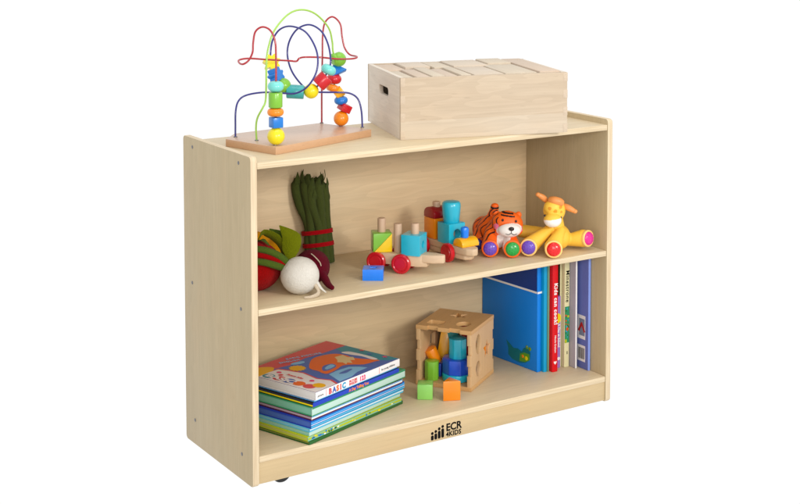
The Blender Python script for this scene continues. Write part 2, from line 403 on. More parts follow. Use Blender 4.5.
for pts, mt, lb in ((BLUE, navywire, 'navy blue wire curling into two loops'), (GREEN, greenwire, 'lime green wire in one tall arch'), (RED, redwire, 'red wire with a hump at each end')):
    w = MB(); w.tube(pts, .0020, mt, 10, 6)
    for e in (pts[0], pts[-1]): w.cyl(.0042, .0018, steel, Matrix.Translation((e[0], e[1], .0158)), seg=16)
    w.build('wire', MX, label=lb)
def bead(kind, r, mat, c, axis=(0, 0, 1), h=0, label=None):
    ax = Vector(axis).normalized(); q = Vector((0, 0, 1)).rotation_difference(ax).to_matrix().to_4x4()
    b = MB()
    if kind == 'ball':
        n = 14; b.lathe([(max(r*math.sin(math.pi*k/n), .0019), -r*math.cos(math.pi*k/n)) for k in range(n+1)], mat, q)
    elif kind == 'disc':
        n = 12; b.lathe([(.0019, -h/2)]+[(r-h/2+h/2*math.sin(math.pi*k/n), -h/2*math.cos(math.pi*k/n)) for k in range(n+1)]+[(.0019, h/2)], mat, q)
    elif kind == 'barrel': b.cyl(r, h, mat, q @ Matrix.Translation((0, 0, -h/2)), bev=.002)
    elif kind == 'cube': b.box((r*2, r*2, h or r*2), (0, 0, 0), mat, .0015); bmesh.ops.transform(b.bm, matrix=q, verts=b.bm.verts)
    elif kind == 'star':
        b.prism([(r*(1+.2*math.cos(7*a))*math.cos(a), r*(1+.2*math.cos(7*a))*math.sin(a)) for a in [2*math.pi*k/64 for k in range(64)]], h, mat, q @ Matrix.Translation((0, 0, -h/2)))
    elif kind == 'wedge': b.prism([(-r, -r*.7), (r*1.2, -r*.55), (-r*.1, r)], h, mat, q @ Matrix.Translation((0, 0, -h/2)), bev=.001)
    return b.build('bead', MX, c, label=label)
VB = (.541, .841)                                   # horizontal unit vector away from the viewer's side
bead('ball', .0178, yellow, (-.1132, -.0801, .0345), label='yellow ball bead')
bead('cube', .0112, blue, (-.1125, -.0790, .0625), h=.021, label='blue cube bead')
bead('disc', .0168, orange, (-.1120, -.0762, .0828), h=.0165, label='orange disc bead')
bead('barrel', .0142, green, (-.1115, -.0755, .1075), h=.031, label='green cylinder bead')
bead('disc', .0165, aqua, (-.1100, -.0740, .1345), h=.021, label='aqua disc bead')
bead('star', .0158, yellow, (-.0368, .0880, .1630), (-.25, -.9, .35), h=.016, label='yellow star shaped bead')
bead('star', .0150, blue, (-.0345, .0725, .1365), (.45, -.8, .35), h=.020, label='blue cog bead')
bead('ball', .0165, green, (-.0215, .0640, .1150), label='green ball bead')
bead('barrel', .0150, teal, (.0000, .0500, .1020), (.8, -.5, -.05), h=.037, label='teal cylinder bead')
bead('ball', .0160, yellow, (.0280, .0310, .1035), label='yellow ball bead')
bead('barrel', .0165, red, (.0490, .0195, .1250), (.75, -.3, .75), h=.027, label='red cylinder bead')
bead('disc', .0165, aqua, (.0610, .0140, .1490), (.45, -.2, 1), h=.020, label='aqua disc bead')
bead('ball', .0162, green, (.1205, .0740, .1620), label='green ball bead')
bead('disc', .0140, green, (.1100, .0760, .1620), (1, 0, .3), h=.012, label='green disc bead')
bead('wedge', .0165, blue, (.1165, .0770, .1385), (-.3, -.75, .5), h=.013, label='blue wedge bead')
bead('disc', .0165, red, (.1110, .0790, .1190), (.1, 0, 1), h=.022, label='red disc bead')
bead('disc', .0155, orange, (.1085, .0790, .0985), (.35, 0, 1), h=.016, label='orange disc bead')
bead('barrel', .0120, amber, (.1190, .0725, .0890), (.8, -.3, .6), h=.020, label='amber cylinder bead')
bead('disc', .0150, blue, (.1225, .0690, .0720), (-.1, 0, 1), h=.017, label='blue disc bead')
bead('cube', .0118, red, (.1290, .0645, .0560), (.45, -.2, 1), h=.017, label='red cube bead')
bead('ball', .0165, orange, (.1214, .0670, .0325), label='orange ball bead')

# ------------------------------------------------------------------ crate of blocks
CL, CD, CH, CT = .380, .284, .1318, .010
crz = -R(16.6)
CR = thing('wooden_crate', 'pale raw wooden crate with slot handles, full of blocks, on the bookcase top', 'crate', (.3909, .0762, ZT+.0005), crz)
def crate_wall(name, length, mat, M, hole=False):
    holes = []
    if hole: holes = [[(length/2+x, CH*.67+y) for x, y in rounded(.082, .021, .009, x0=-.041, y0=-.0105)]]
    me = curve_mesh([[(0, 0), (length, 0), (length, CH), (0, CH)]]+holes, CT/2-.0006, .0006)
    b = MB(); b.mesh(me, mat, M)
    return b
fm_ = basis((1, 0, 0), (0, 0, 1), (0, -1, 0), (.0006, CT/2, 0)); fw_ = MB(); FL_ = CL-.0012
for (z0, z1, mt) in ((0, .0385, raw_x2), (.0387, CH, raw_x)):
    fw_.mesh(curve_mesh([[(0, z0), (FL_, z0+(.004 if z0 else 0)), (FL_, z1+(.004 if z1 < .1 else 0)), (0, z1)]], CT/2-.0004, .0003), mt, fm_)
f = fw_.build('front_wall', CR)
for k in range(7):                                   # finger joints: end grain of the side walls showing on the front
    if k % 2 == 0:
        for x in (-.0002, CL-CT+.0004):
            j = MB(); j.box((CT, .0012, CH/7-.0005), (x+CT/2, .0003, CH/7*(k+.5)), raw_end, .0002); j.build('finger_joint', f)
crate_wall('b', CL-.0012, raw_x, basis((1, 0, 0), (0, 0, 1), (0, -1, 0), (.0006, CD-CT/2, 0))).build('back_wall', CR)
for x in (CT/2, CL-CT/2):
    crate_wall('s', CD-2*CT-.0004, raw_y_lit, basis((0, 1, 0), (0, 0, 1), (1, 0, 0), (x, CT+.0002, 0)), True).build('end_wall', CR)
    # visible outer side of the corner posts
for y in (CT/2, CD-CT/2):
    pass
m = MB(); m.box((CL-2*CT-.001, CD-2*CT-.001, .006), (CL/2, CD/2, .0035), raw_x); m.build('crate_floor', CR)
# corner strips: the ends of the front and back walls as seen on the crate's narrow side
blocks = [
 # u0, u1, v0, v1, raise, yaw, material, label
 (.012, .040, .013, .165, -.004, 0, blk_a, 'narrow pale block at the near left corner of the crate'),
 (.042, .074, .013, .166, -.001, -1.5, blk_b, 'second narrow block from the left in the crate\'s near row'),
 (.076, .106, .012, .190, .0005, -2, blk_a, 'third narrow block from the left in the crate\'s near row'),
 (.109, .138, .012, .168, -.002, -2.5, blk_b, 'fourth narrow block from the left in the crate\'s near row'),
 (.141, .166, .012, .172, .001, -2, blk_a, 'fifth narrow block from the left in the crate\'s near row'),
 (.170, .240, .013, .170, .0005, .6, blk_c, 'broad square block in the middle of the crate\'s near row'),
 (.243, .318, .013, .190, .001, -.5, blk_a, 'broad block in the near row left of the long end block'),
 (.322, .372, .012, .294, .003, 0, blk_b, 'long block lying along the crate\'s right end'),
 (.012, .058, .170, .296, -.002, 0, blk_b, 'pinkish block in the crate\'s far left corner'),
 (.061, .122, .196, .296, .002, 0, blk_c, 'square block in the far row, second from the left'),
 (.125, .168, .178, .296, .0005, 0, blk_a, 'block in the far row just behind the narrow ones'),
 (.171, .256, .176, .296, .003, .4, blk_c, 'wide raised block in the middle of the far row'),
 (.259, .318, .196, .296, .005, 0, blk_a, 'raised block in the far row beside the long end block'),
]
for (u0, u1, v0, v1, rise, yaw, mt, lb) in blocks:
    u0, u1, v0, v1 = .0115+(u0-.012)*.990, .0115+(u1-.012)*.990, .0115+(v0-.012)*.916, .0115+(v1-.012)*.916
    b = MB(); h = .030
    b.box((u1-u0-.0010, v1-v0-.0010, h), (0, 0, h/2), mt, .0022)
    o = b.build('wooden_block')
    c = Matrix.Rotation(crz, 4, 'Z') @ Vector(((u0+u1)/2, (v0+v1)/2, 0))
    o.location = (.3909+c.x, .0762+c.y, ZT+CH-h+.0015+rise*.9); o.rotation_euler = (0, 0, crz+R(yaw*.4))
    tag(o, lb, 'wooden block', 'loose wooden blocks filling the crate')
# the lower layer they lie on
for i, (u0, u1, v0, v1) in enumerate(((.045, .19, .013, .138), (.195, .367, .013, .138), (.045, .19, .142, .270), (.195, .367, .142, .270))):
    b = MB(); b.box((u1-u0, v1-v0, .091), (0, 0, .0455), blk_a, .0014); o = b.build('wooden_block')
    c = Matrix.Rotation(crz, 4, 'Z') @ Vector(((u0+u1)/2, (v0+v1)/2, 0))
    o.location = (.3909+c.x, .0762+c.y, ZT+.0075); o.rotation_euler = (0, 0, crz)
    tag(o, 'large wooden block hidden under the top layer of the crate', 'wooden block', 'loose wooden blocks filling the crate')

# ------------------------------------------------------------------ felt vegetables
fwhite = felt('felt_white', srgb(232, 226, 216)); fmaroon = felt('felt_maroon', srgb(92, 12, 32)); fred = felt('felt_red', srgb(148, 8, 24))
fgreen = felt('felt_green', srgb(80, 98, 44)); folive = felt('felt_olive', srgb(108, 114, 36)); fdark = felt('felt_dark_green', srgb(70, 78, 42))
fyellow = felt('felt_yellow', srgb(226, 160, 10)); fnavy = felt('felt_aubergine', srgb(26, 24, 48)); fband = felt('felt_band', srgb(158, 16, 38))
fcream = felt('felt_cream', srgb(214, 198, 176))

def leaf(b, pts, widths, mat, side, th=.0016, curl=.25):
    """felt leaf: strip along pts, 'side' is its width direction"""
    P_ = catmull(pts, 5); n = len(P_); t = bmesh.new(); rows = []
    for i, p in enumerate(P_):
        f = i/(n-1); k = f*(len(widths)-1); a = int(min(k, len(widths)-2)); w = widths[a]+(widths[a+1]-widths[a])*(k-a)
        T_ = (P_[min(i+1, n-1)]-P_[max(i-1, 0)]).normalized(); s_ = Vector(side); s_ = (s_-T_*s_.dot(T_)).normalized(); nn = T_.cross(s_)
        row = []
        for j in range(7):
            x = (j-3)/3; off = nn*(curl*w*(x*x))
            row.append((p+s_*w*x+off+nn*th/2, p+s_*w*x+off-nn*th/2))
        rows.append([(t.verts.new(a_), t.verts.new(b_)) for a_, b_ in row])
    for r0, r1 in zip(rows, rows[1:]):
        for j in range(6):
            t.faces.new((r0[j][0], r0[j+1][0], r1[j+1][0], r1[j][0])); t.faces.new((r0[j][1], r1[j][1], r1[j+1][1], r0[j+1][1]))
        t.faces.new((r0[0][0], r1[0][0], r1[0][1], r0[0][1])); t.faces.new((r0[6][0], r0[6][1], r1[6][1], r1[6][0]))
    for r in (rows[0], rows[-1]):
        for j in range(6): t.faces.new((r[j][0], r[j][1], r[j+1][1], r[j+1][0]))
    bmesh.ops.recalc_face_normals(t, faces=t.faces)
    b.add(t, mat)

# local frame of the soft toys: x to the viewer's right, y away, z up
YAW = -.574
def rootbulb(mb, r, mat, tip_dir, tail, sc=(1, 1, .96), seams=6):
    t = bmesh.new(); bmesh.ops.create_uvsphere(t, u_segments=48, v_segments=28, radius=r)
    for v in t.verts:
        a = math.atan2(v.co.y, v.co.x); k = 1-abs(v.co.z)/r
        v.co *= 1 - .035*max(0, math.cos(seams*a))**8*k
        if v.co.z > r*.8: v.co.z += (v.co.z-r*.8)**1.3*1.6
    q = Vector((0, 0, 1)).rotation_difference(Vector(tip_dir).normalized()).to_matrix().to_4x4()
    mb.add(t, mat, Matrix.Diagonal((*sc, 1)) @ q)

TU = thing('felt_turnip', 'white felt turnip with green leaves lying on the middle shelf', 'toy vegetable', (.1385, .060, ZM), YAW)
m = MB(); rootbulb(m, .0395, fwhite, (.55, -.45, .35), 0)
bulb = m.build('root', TU, (0, 0, .0385))
m = MB(); m.tube([(.028, -.012, .028), (.038, -.014, .013), (.038, -.022, .006), (.026, -.034, .0035), (.012, -.038, .003)], lambda t: .0045*(1-t)+.0022, fcream, 10, flat=.6)
m.tube([(.034, -.006, .028), (.044, -.008, .014), (.054, -.010, .006)], lambda t: .0045*(1-t)+.002, fwhite, 10, flat=.5)
m.build('root_tail', TU)
lv = MB(); leaf(lv, [(-.020, .012, .062), (-.020, .020, .085), (-.020, .026, .108), (-.044, .032, .134)], [.003, .017, .021, .001], folive, (1, .15, .15)); lv.build('leaf', TU, label='broad olive leaf standing up')
lv = MB(); leaf(lv, [(-.022, .014, .060), (-.036, .030, .082), (-.052, .036, .104), (-.076, .036, .116), (-.088, .034, .104)], [.004, .010, .013, .010, .002], folive, (.4, -.5, .6)); lv.build('leaf', TU, label='curled olive leaf')
lv = MB(); leaf(lv, [(-.022, .020, .060), (-.030, .034, .082), (-.040, .044, .104), (-.066, .044, .124)], [.004, .014, .016, .001], fgreen, (.8, -.1, .5)); lv.build('leaf', TU)
for (pts, mt) in (([(-.022, .002, .060), (-.042, -.004, .080), (-.068, -.008, .092), (-.100, -.008, .096)], fgreen), ([(-.026, .000, .052), (-.048, -.012, .062), (-.072, -.018, .070), (-.102, -.020, .074)], fgreen), ([(-.026, .002, .058), (-.045, -.004, .070), (-.075, -.010, .081), (-.102, -.010, .084)], fred)):
    lv = MB(); lv.tube(pts, lambda t: .0076-.001*t, mt, 12); lv.build('stalk', TU)

TO = thing('felt_tomato', 'red felt tomato behind the white turnip, next to the left panel', 'toy vegetable', (.078, .138, ZM), YAW)
m = MB(); rootbulb(m, .054, fred, (.1, -.1, 1), 0, (1, 1, .92), 5); m.build('fruit', TO, (0, 0, .049))
m = MB(); leaf(m, [(0, 0, .097), (-.015, -.012, .106), (-.030, -.022, .098)], [.003, .006, .001], fgreen, (.5, -.6, 0)); leaf(m, [(0, 0, .097), (.015, -.012, .106), (.030, -.020, .097)], [.003, .006, .001], fgreen, (.5, .6, 0)); m.build('calyx', TO)

BE = thing('felt_beetroot', 'dark maroon felt beetroot with a pointed tail behind the turnip', 'toy vegetable', (.1985, .118, ZM), YAW)
m = MB(); rootbulb(m, .037, fmaroon, (.7, -.5, -.35), 0); m.build('root', BE, (0, 0, .0365))
m = MB(); m.tube([(.014, -.018, .032), (.026, -.030, .022), (.036, -.046, .011), (.045, -.060, .0075)], lambda t: .011-.0062*t, fmaroon, 14); m.ball(.005, fmaroon, (.045, -.060, .0075)); m.build('root_tail', BE)
m = MB(); m.tube([(.000, -.024, .069), (.008, -.030, .064), (.018, -.034, .054), (.021, -.034, .046)], .0011, fcream, 8); m.build('string', BE)

PE = thing('felt_pepper', 'yellow felt pepper lying behind the turnip leaves', 'toy vegetable', (.150, .225, ZM), YAW)
blob('fruit', [('e', (-.030, 0, .050), (.045, .036, .046)), ('e', (.018, -.012, .042), (.034, .032, .040)), ('e', (.032, .012, .040), (.026, .024, .034))], .004, lambda p, n: 0, [fyellow], PE)
m = MB(); m.tube([(-.072, 0, .055), (-.084, 0, .060), (-.094, .003, .070)], .005, fgreen, 10); m.build('stem', PE)
EG = thing('felt_aubergine', 'dark felt aubergine, barely showing at the left panel above the tomato', 'toy vegetable', (.050, .245, ZM), YAW)
blob('fruit', [('e', (-.004, 0, .045), (.030, .028, .045)), ('e', (.0, -.002, .078), (.022, .02, .03))], .004, lambda p, n: 0, [fnavy], EG)
m = MB(); m.tube([(0, 0, .100), (0, 0, .112), (.004, 0, .120)], .004, fgreen, 10); m.build('stem', EG)

AS = thing('felt_asparagus', 'bundle of dark green felt asparagus tied with red bands, leaning on the back', 'toy vegetable', (.3010, .268, ZM), YAW)
spears = [(-.022, -.012, -.050, 0), (-.011, -.018, -.030, .004), (.001, -.020, -.018, -.003), (.013, -.016, -.002, -.004), (.022, -.008, .008, -.016),
          (-.022, .002, -.046, -.012), (-.010, .004, -.026, .000), (.002, .004, -.008, -.006), (.014, .006, .000, .0)]
for i, (bx, by, tx, dz) in enumerate(spears):
    rnd = random.Random(i)
    top = .198+dz; s = MB()
    wob = rnd.uniform(-.003, .003)
    pts = [(bx, by, .002), (bx-.003, by, .045), (bx-.006+wob, by+.001, .085), ((bx+tx)/2-.006-wob, by+.004, .130), (tx-.002, by+.008, .170), (tx+rnd.uniform(-.003, .003), by+.010, top-.004)]
    s.tube(pts, lambda t: .0100 if t < .5 else (.0100+.0022*math.sin((t-.5)*2*math.pi*.9) if t < .86 else .0088*max(.12, (1-(t-.86)/.14)**.6)), fdark, 14)
    # felt scales near the tip
    for k in range(5):
        a = rnd.uniform(0, 6.28) if k > 1 else -1.57+rnd.uniform(-.6, .6)
        f = .56+.085*k; zc = top*f; xc = tx*min(1, f*1.02)+bx*(1-min(1, f*1.02)) - .003
        c, sn = math.cos(a), math.sin(a)
        leaf(s, [(xc+c*.009, by+.006+sn*.009, zc), (xc+c*.0125, by+.007+sn*.0125, zc+.012), (xc+c*.0105, by+.008+sn*.0105, zc+.026)], [.006, .005, .0005], fdark, (-sn, c, 0), .001, .1)
    s.build('spear', AS)
for z, dx in ((.040, -.004), (.068, -.0065)):
    s = MB(); n = 36
    pr = [(.0345*math.cos(2*math.pi*k/n), -.006+.0245*math.sin(2*math.pi*k/n)) for k in range(n)]
    inner = [(x*.95, (y+.006)*.95-.006) for x, y in pr]
    me = curve_mesh([pr, inner], .0042, .0004)
    s.mesh(me, fband, Matrix.Translation((dx, 0, z)) @ Euler((R(-8), R(-7), 0)).to_matrix().to_4x4()); s.build('band', AS)

# ------------------------------------------------------------------ wooden train
def wheel(parent, c, r, w, name='wheel'):
    """axis along local x"""
    b = MB(); M = basis((0, 1, 0), (0, 0, 1), (1, 0, 0), c)
    b.lathe([(0, -w/2), (r*.62, -w/2), (r*.66, -w/2+.0012), (r*.72, -w/2+.0012), (r*.78, -w/2), (r-.002, -w/2), (r, -w/2+.002), (r, w/2-.002), (r-.002, w/2), (r*.3, w/2), (r*.28, w/2-.001), (0, w/2-.001)], red, M, 40)
    return b.build(name, parent)

WG = thing('toy_wagon', 'wooden toy wagon with red wheels and three pegs, coupled left of the engine', 'toy wagon', (.4083, .1125, ZM), R(36))
# local: +y away from the nose, -y towards the nose, -x the side facing the viewer
wl = .0212; zp = .0215
b = MB()
b.prism([(-.020, .062), (-.020, -.052), (-.012, -.070), (.012, -.070), (.020, -.052), (.020, .062)], .024, toywood, Matrix.Translation((0, 0, .016)), bev=.0015)
b.build('chassis', WG)
b = MB(); b.prism([(-.017, -.050), (-.015, -.084), (-.006, -.106), (.006, -.106), (.015, -.084), (.017, -.050)], .018, toywood, Matrix.Translation((0, -.000, .0245)), bev=.003, seg=3)
b.build('coupling', WG)
for y in (.042, -.016):
    for x in (-.0265, .0265): wheel(WG, (x, y, wl), wl, .011)
for y, h in ((.040, .072), (.002, .063), (-.038, .067)):
    b = MB(); b.cyl(.0088, h, toypeg, Matrix.Translation((0, y, .0395)), bev=.0015); b.build('peg', WG)
GW = ('blocks stacked on the toy train')
def on_frame(frame, p):
    return Matrix.Rotation(frame.rotation_euler.z, 4, 'Z') @ Vector(p) + frame.location
def holed_cube(name, s, mat, faces, loc, rz, label, hole_r=.011, hole_mat=None, tri=None):
    """cube threaded on a peg: 'faces' with a round through-hole along local x"""
    b = MB()
    if faces:
        out = [(-s/2, 0), (s/2, 0), (s/2, s), (-s/2, s)]
        me = curve_mesh([out, circle(hole_r, 24, (0, s/2))], s/2-.0008, .0008)
        b.mesh(me, mat, basis((0, 1, 0), (0, 0, 1), (1, 0, 0)) if faces == 'x' else basis((1, 0, 0), (0, 0, 1), (0, -1, 0)))
        b.box((s-.004, s-.004, .001), (0, 0, s-.0012), mat)
    else: b.box((s, s, s), (0, 0, s/2), mat, .0012)
    o = b.build(name); o.location = loc; o.rotation_euler = (0, 0, rz)
    return tag(o, label, 'toy block', GW)
wz = WG.rotation_euler.z
# green / yellow two-part block on the rear peg
b = MB(); s = .0410
b.prism([(-s/2, 0), (-s/2, s), (s/2, s)], s, green, basis((1, 0, 0), (0, 0, 1), (0, -1, 0), (0, s/2, 0)), bev=.0010)
b.prism([(-s/2+.0006, 0), (s/2, s-.0006), (s/2, 0)], s, sunny, basis((1, 0, 0), (0, 0, 1), (0, -1, 0), (0, s/2, 0)), bev=.0010)
o = b.build('two_tone_block'); o.location = on_frame(WG, (-.001, .040, .0405)); o.rotation_euler = (0, 0, wz-R(59))
tag(o, 'green and yellow block split diagonally, on the wagon\'s rear peg', 'toy block', GW)
holed_cube('cube_block', .0425, cyan, 'y', on_frame(WG, (-.001, -.036, .0405)), wz, 'sky blue cube on the wagon\'s front peg', .0085)
b = MB(); b.cyl(.0045, .007, dkred, Matrix.Translation((.0, .0, 0))); o = b.build('axle_pin'); o.parent = WG; o.location = (.002, .016, .040)

EN = thing('toy_engine', 'wooden toy train engine with red wheels and a rounded nose', 'toy engine', (.5625, .133, ZM), R(3))
b = MB()
b.prism([(-.020, .080), (-.020, -.050), (-.016, -.072), (-.006, -.084), (.006, -.084), (.016, -.072), (.020, -.050), (.020, .080)], .016, toywood, Matrix.Translation((0, 0, .022)), bev=.003, seg=3)
b.prism([(-.018, .078), (-.018, -.045), (-.014, -.062), (0, -.070), (.014, -.062), (.018, -.045), (.018, .078)], .012, toywood, Matrix.Translation((0, 0, .0105)), bev=.003, seg=3)
b.build('chassis', EN)
for y in (.075, -.018):
    for x in (-.0265, .0265): wheel(EN, (x, y, .021), .021, .011)
for y, h in ((.060, .082), (.005, .040)):
    b = MB(); b.cyl(.0088, h, toypeg, Matrix.Translation((0, y, .0375)), bev=.0015); b.build('peg', EN)
ez = EN.rotation_euler.z
b = MB(); b.box((.040, .040, .046), (0, 0, .023), orange, .0012); o = b.build('orange_block'); o.location = on_frame(EN, (0, .060, .0385)); o.rotation_euler = (0, 0, ez)
tag(o, 'orange block at the back of the engine under the red roof', 'toy block', GW)
b = MB()
b.prism([(-.0205, 0), (.0205, 0), (.0205, .008)]+[(.0205*math.cos(R(a)), .008+.016*math.sin(R(a))) for a in range(15, 180, 15)]+[(-.0205, .008)], .041, dkred, basis((0, -1, 0), (0, 0, 1), (-1, 0, 0), (.0205, 0, 0)), bev=.001)
o = b.build('roof_block'); o.location = on_frame(EN, (0, .060, .0850)); o.rotation_euler = (0, 0, ez)
tag(o, 'dark red rounded roof block on top of the orange block', 'toy block', GW)
holed_cube('cube_block', .0430, cyan, 'y', on_frame(EN, (0, .004, .0385)), ez, 'sky blue cube with a round hole in the middle of the engine', .0105)
b = MB(); b.lathe([(0, 0), (.0165, 0), (.0178, .0015), (.0196, .018), (.0212, .036), (.0205, .043), (.0180, .0465), (.012, .048), (0, .048)], cyan, None, 40)
o = b.build('funnel_block'); o.location = on_frame(EN, (0, .004, .0820)); tag(o, 'sky blue rounded funnel standing on the sky blue cube', 'toy block', GW)
b = MB()
b.prism([(-.017, 0), (.017, 0)]+[(.017*math.cos(R(a)), .004+.0145*math.sin(R(a))) for a in range(0, 181, 15)], .046, amber, basis((0, -1, 0), (0, 0, 1), (-1, 0, 0), (.023, 0, 0)), bev=.001)
o = b.build('arch_block'); o.location = on_frame(EN, (.004, -.045, .0385)); o.rotation_euler = (0, 0, ez)
tag(o, 'amber half-round block on the engine\'s nose', 'toy block', GW)
b = MB(); b.lathe([(0, 0), (.0075, 0), (.0085, .001), (.0095, .014), (.0095, .018), (.0080, .0225), (.004, .0245), (0, .0245)], bright, None, 28)
o = b.build('chimney_peg'); o.location = on_frame(EN, (.000, -.045, .0565)); tag(o, 'small bright blue peg standing on the amber half-round block', 'toy peg', GW)

b = MB(); sx, sz = .042, .024
me = curve_mesh([[(-sx/2, -sx*.42), (sx/2, -sx*.42), (sx/2, sx*.42), (-sx/2, sx*.42)], rounded(.016, .010, .003, x0=-.008, y0=-.005)], sz/2-.0008, .0008)
b.mesh(me, bright, Matrix.Translation((0, 0, sz/2))); b.box((.030, .024, .004), (0, 0, .0045), royal)
o = b.build('blue_block'); o.location = (.3255, .0815, ZM); o.rotation_euler = (0, 0, YAW-.02); tag(o, 'small bright blue block lying on the shelf before the wagon', 'toy block')

# ------------------------------------------------------------------ plastic animals
t_or = paint('tiger_orange', srgb(240, 104, 34), .5, .05, scale=20, bump=0); t_bl = paint('tiger_black', srgb(34, 22, 22), .4, 0, bump=0)
t_wh = paint('tiger_white', srgb(236, 228, 222), .35, .2, bump=0); t_pk = paint('tiger_pink', srgb(240, 120, 150), .35, .2, bump=0)
k_pu = paint('knob_purple', srgb(106, 72, 184), .3, .4, bump=0); k_gr = paint('knob_green', srgb(40, 158, 70), .3, .4, bump=0); k_rd = paint('knob_red', srgb(222, 26, 34), .3, .4, bump=0)
k_pi = paint('knob_pink', srgb(216, 44, 140), .3, .4, bump=0); k_nv = paint('knob_navy', srgb(30, 50, 130), .3, .4, bump=0)
g_ye = paint('giraffe_yellow', srgb(246, 198, 84), .5, .05, scale=20, bump=0); g_sp = paint('giraffe_spot', srgb(224, 150, 36), .4, .2, bump=0)
g_or = paint('giraffe_orange', srgb(228, 148, 84), .45, .1, bump=0); g_rim = paint('giraffe_cuff', srgb(250, 206, 130), .5, .05, bump=0); g_wh = paint('giraffe_white', srgb(242, 238, 232), .35, .2, bump=0)

def knob(parent, c, axis, r, mat, rim=None, label=None):
    """domed paw pad with raised dots"""
    ax = Vector(axis).normalized(); q = Vector((0, 0, 1)).rotation_difference(ax).to_matrix().to_4x4(); b = MB()
    b.lathe([(0, -.004)]+[(r, -.004)]+[(r*math.cos(R(a)), r*.5*math.sin(R(a))) for a in range(0, 90, 10)]+[(0, r*.5)], mat, q, 36)
    for ring, n in ((.0, 1), (.42, 6), (.75, 11)):
        for k in range(n):
            a = 2*math.pi*k/max(n, 1)+ring
            p = Vector((ring*r*math.cos(a), ring*r*math.sin(a), r*.5*math.sqrt(1-ring**2)))
            b.ball(r*.085, mat, (q @ p.to_4d()).to_3d(), seg=10)
    o = b.build('paw_pad', parent, c, label=label)
    if rim:
        g = MB(); g.lathe([(r-.0005, -.0065), (r+.0026, -.0065), (r+.0040, -.0030), (r+.0034, .0002), (r+.0012, .0014), (r-.0005, .0006)], rim, q, 36); g.build('paw_rim', parent, c)
    return o

TG = thing('toy_tiger', 'orange plastic tiger with black stripes, a purple and a green paw', 'toy animal', (.6731, .1002, ZM), YAW)
HC = Vector((.0145, .012, .070))
def tiger_pick(p, n):
    d = p-HC
    # white muzzle and bib
    mz = Vector((.0175, -.020, .0595))
    e = ((p.x-mz.x)/.0285)**2+((p.z-mz.z-.08*(p.x-mz.x))/.0165)**2
    if p.y < .004 and e < 1 and p.z > .040: return 2
    if p.z < .046 and p.z > .012 and abs(p.x-.004-.1*(p.z-.03)) < .0145 and n.y < -.1 and p.y < .010: return 2
    for cx, cz in ((-.0110, .0670), (.0430, .0610)):
        if (p.x-cx)**2+(p.z-cz)**2 < .0062**2 and p.y < .016: return 3
    # forehead stripes
    if p.z > .080 and d.length < .034 and p.y < .035:
        for z0, hw in ((.0955, .013), (.0905, .016)):
            if abs(p.z+.13*(p.x-.015)-z0) < .0015 and abs(p.x-.015) < hw: return 1
    # flank stripes
    if p.x < -.006 or p.y > .038:
        s = (p.y*.9 - p.x*.5 + .25*p.z + .0045*math.sin(p.z*190+1.3))
        ph = (s/.0155) % 1.0
        if ph < .25 and (p.z > .020): 
            wdt = .25*min(1, max(0, (p.z-.02)/.02))
            if ph < wdt: return 1
    return 0
shapes = [
 ('e', HC, (.0360, .0280, .0285), (0, .12, 0)),
 ('e', (.018, -.012, .0600), (.0265, .0180, .0165)),             # muzzle
 ('e', (-.004, -.002, .060), (.0120, .0120, .0110)), ('e', (.038, .002, .056), (.0110, .0120, .0105)),
 ('e', (-.011, .020, .0920), (.0078, .0060, .0078)), ('e', (.0405, .018, .0880), (.0072, .0060, .0078)),  # ears
 ('e', (-.006, .030, .042), (.030, .032, .036)),
 ('e', (-.022, .062, .042), (.031, .038, .036)), ('e', (-.036, .085, .040), (.026, .026, .030)),
 ('c', (-.022, .016, .046), (-.025, -.008, .021), .015, .0205),
 ('c', (.020, .012, .040), (.023, -.012, .021), .014, .0205),
 ('c', (-.044, .060, .035), (-.050, .040, .018), .017, .015), ('c', (-.010, .105, .035), (.004, .100, .018), .017, .015),
 ('c', (-.024, .066, .068), (-.012, .060, .092), .0085, .0095),
]
blob('body', shapes, .0013, tiger_pick, [t_or, t_bl, t_wh, t_pk], TG)
knob(TG, (-.026, -.0265, .0210), (-.10, -1, .05), .0155, k_pu, t_or, label='purple paw pad')
knob(TG, (.024, -.0305, .0210), (.05, -1, .05), .0160, k_gr, t_or, label='green paw pad')
knob(TG, (-.053, .028, .0175), (-.4, -1, 0), .0130, k_nv, label='navy paw pad')
b = MB(); b.ball(.0056, t_bl, (.0215, -.0305, .0665), (1.15, .7, .8)); b.build('nose', TG)
for x, z in ((.0030, .0825), (.0330, .0800)):
    b = MB(); b.ball(.0029, t_bl, (x, -.0125, z), (.9, .6, 1.1)); b.build('eye', TG)
b = MB(); b.tube([(.0215, -.0300, .062), (.0210, -.0302, .0570), (.015, -.0292, .0535), (.008, -.0270, .0550)], .0007, t_bl, 8); b.tube([(.0210, -.0302, .0570), (.027, -.0294, .0530), (.034, -.0262, .0540)], .0007, t_bl, 8); b.build('mouth', TG)
b = MB(); b.ball(.0098, t_bl, (-.0115, .060, .0965), (1, 1, .8)); b.ball(.0088, t_or, (-.0112, .0585, .1000), (1, 1, .7)); b.build('tail_tip', TG)

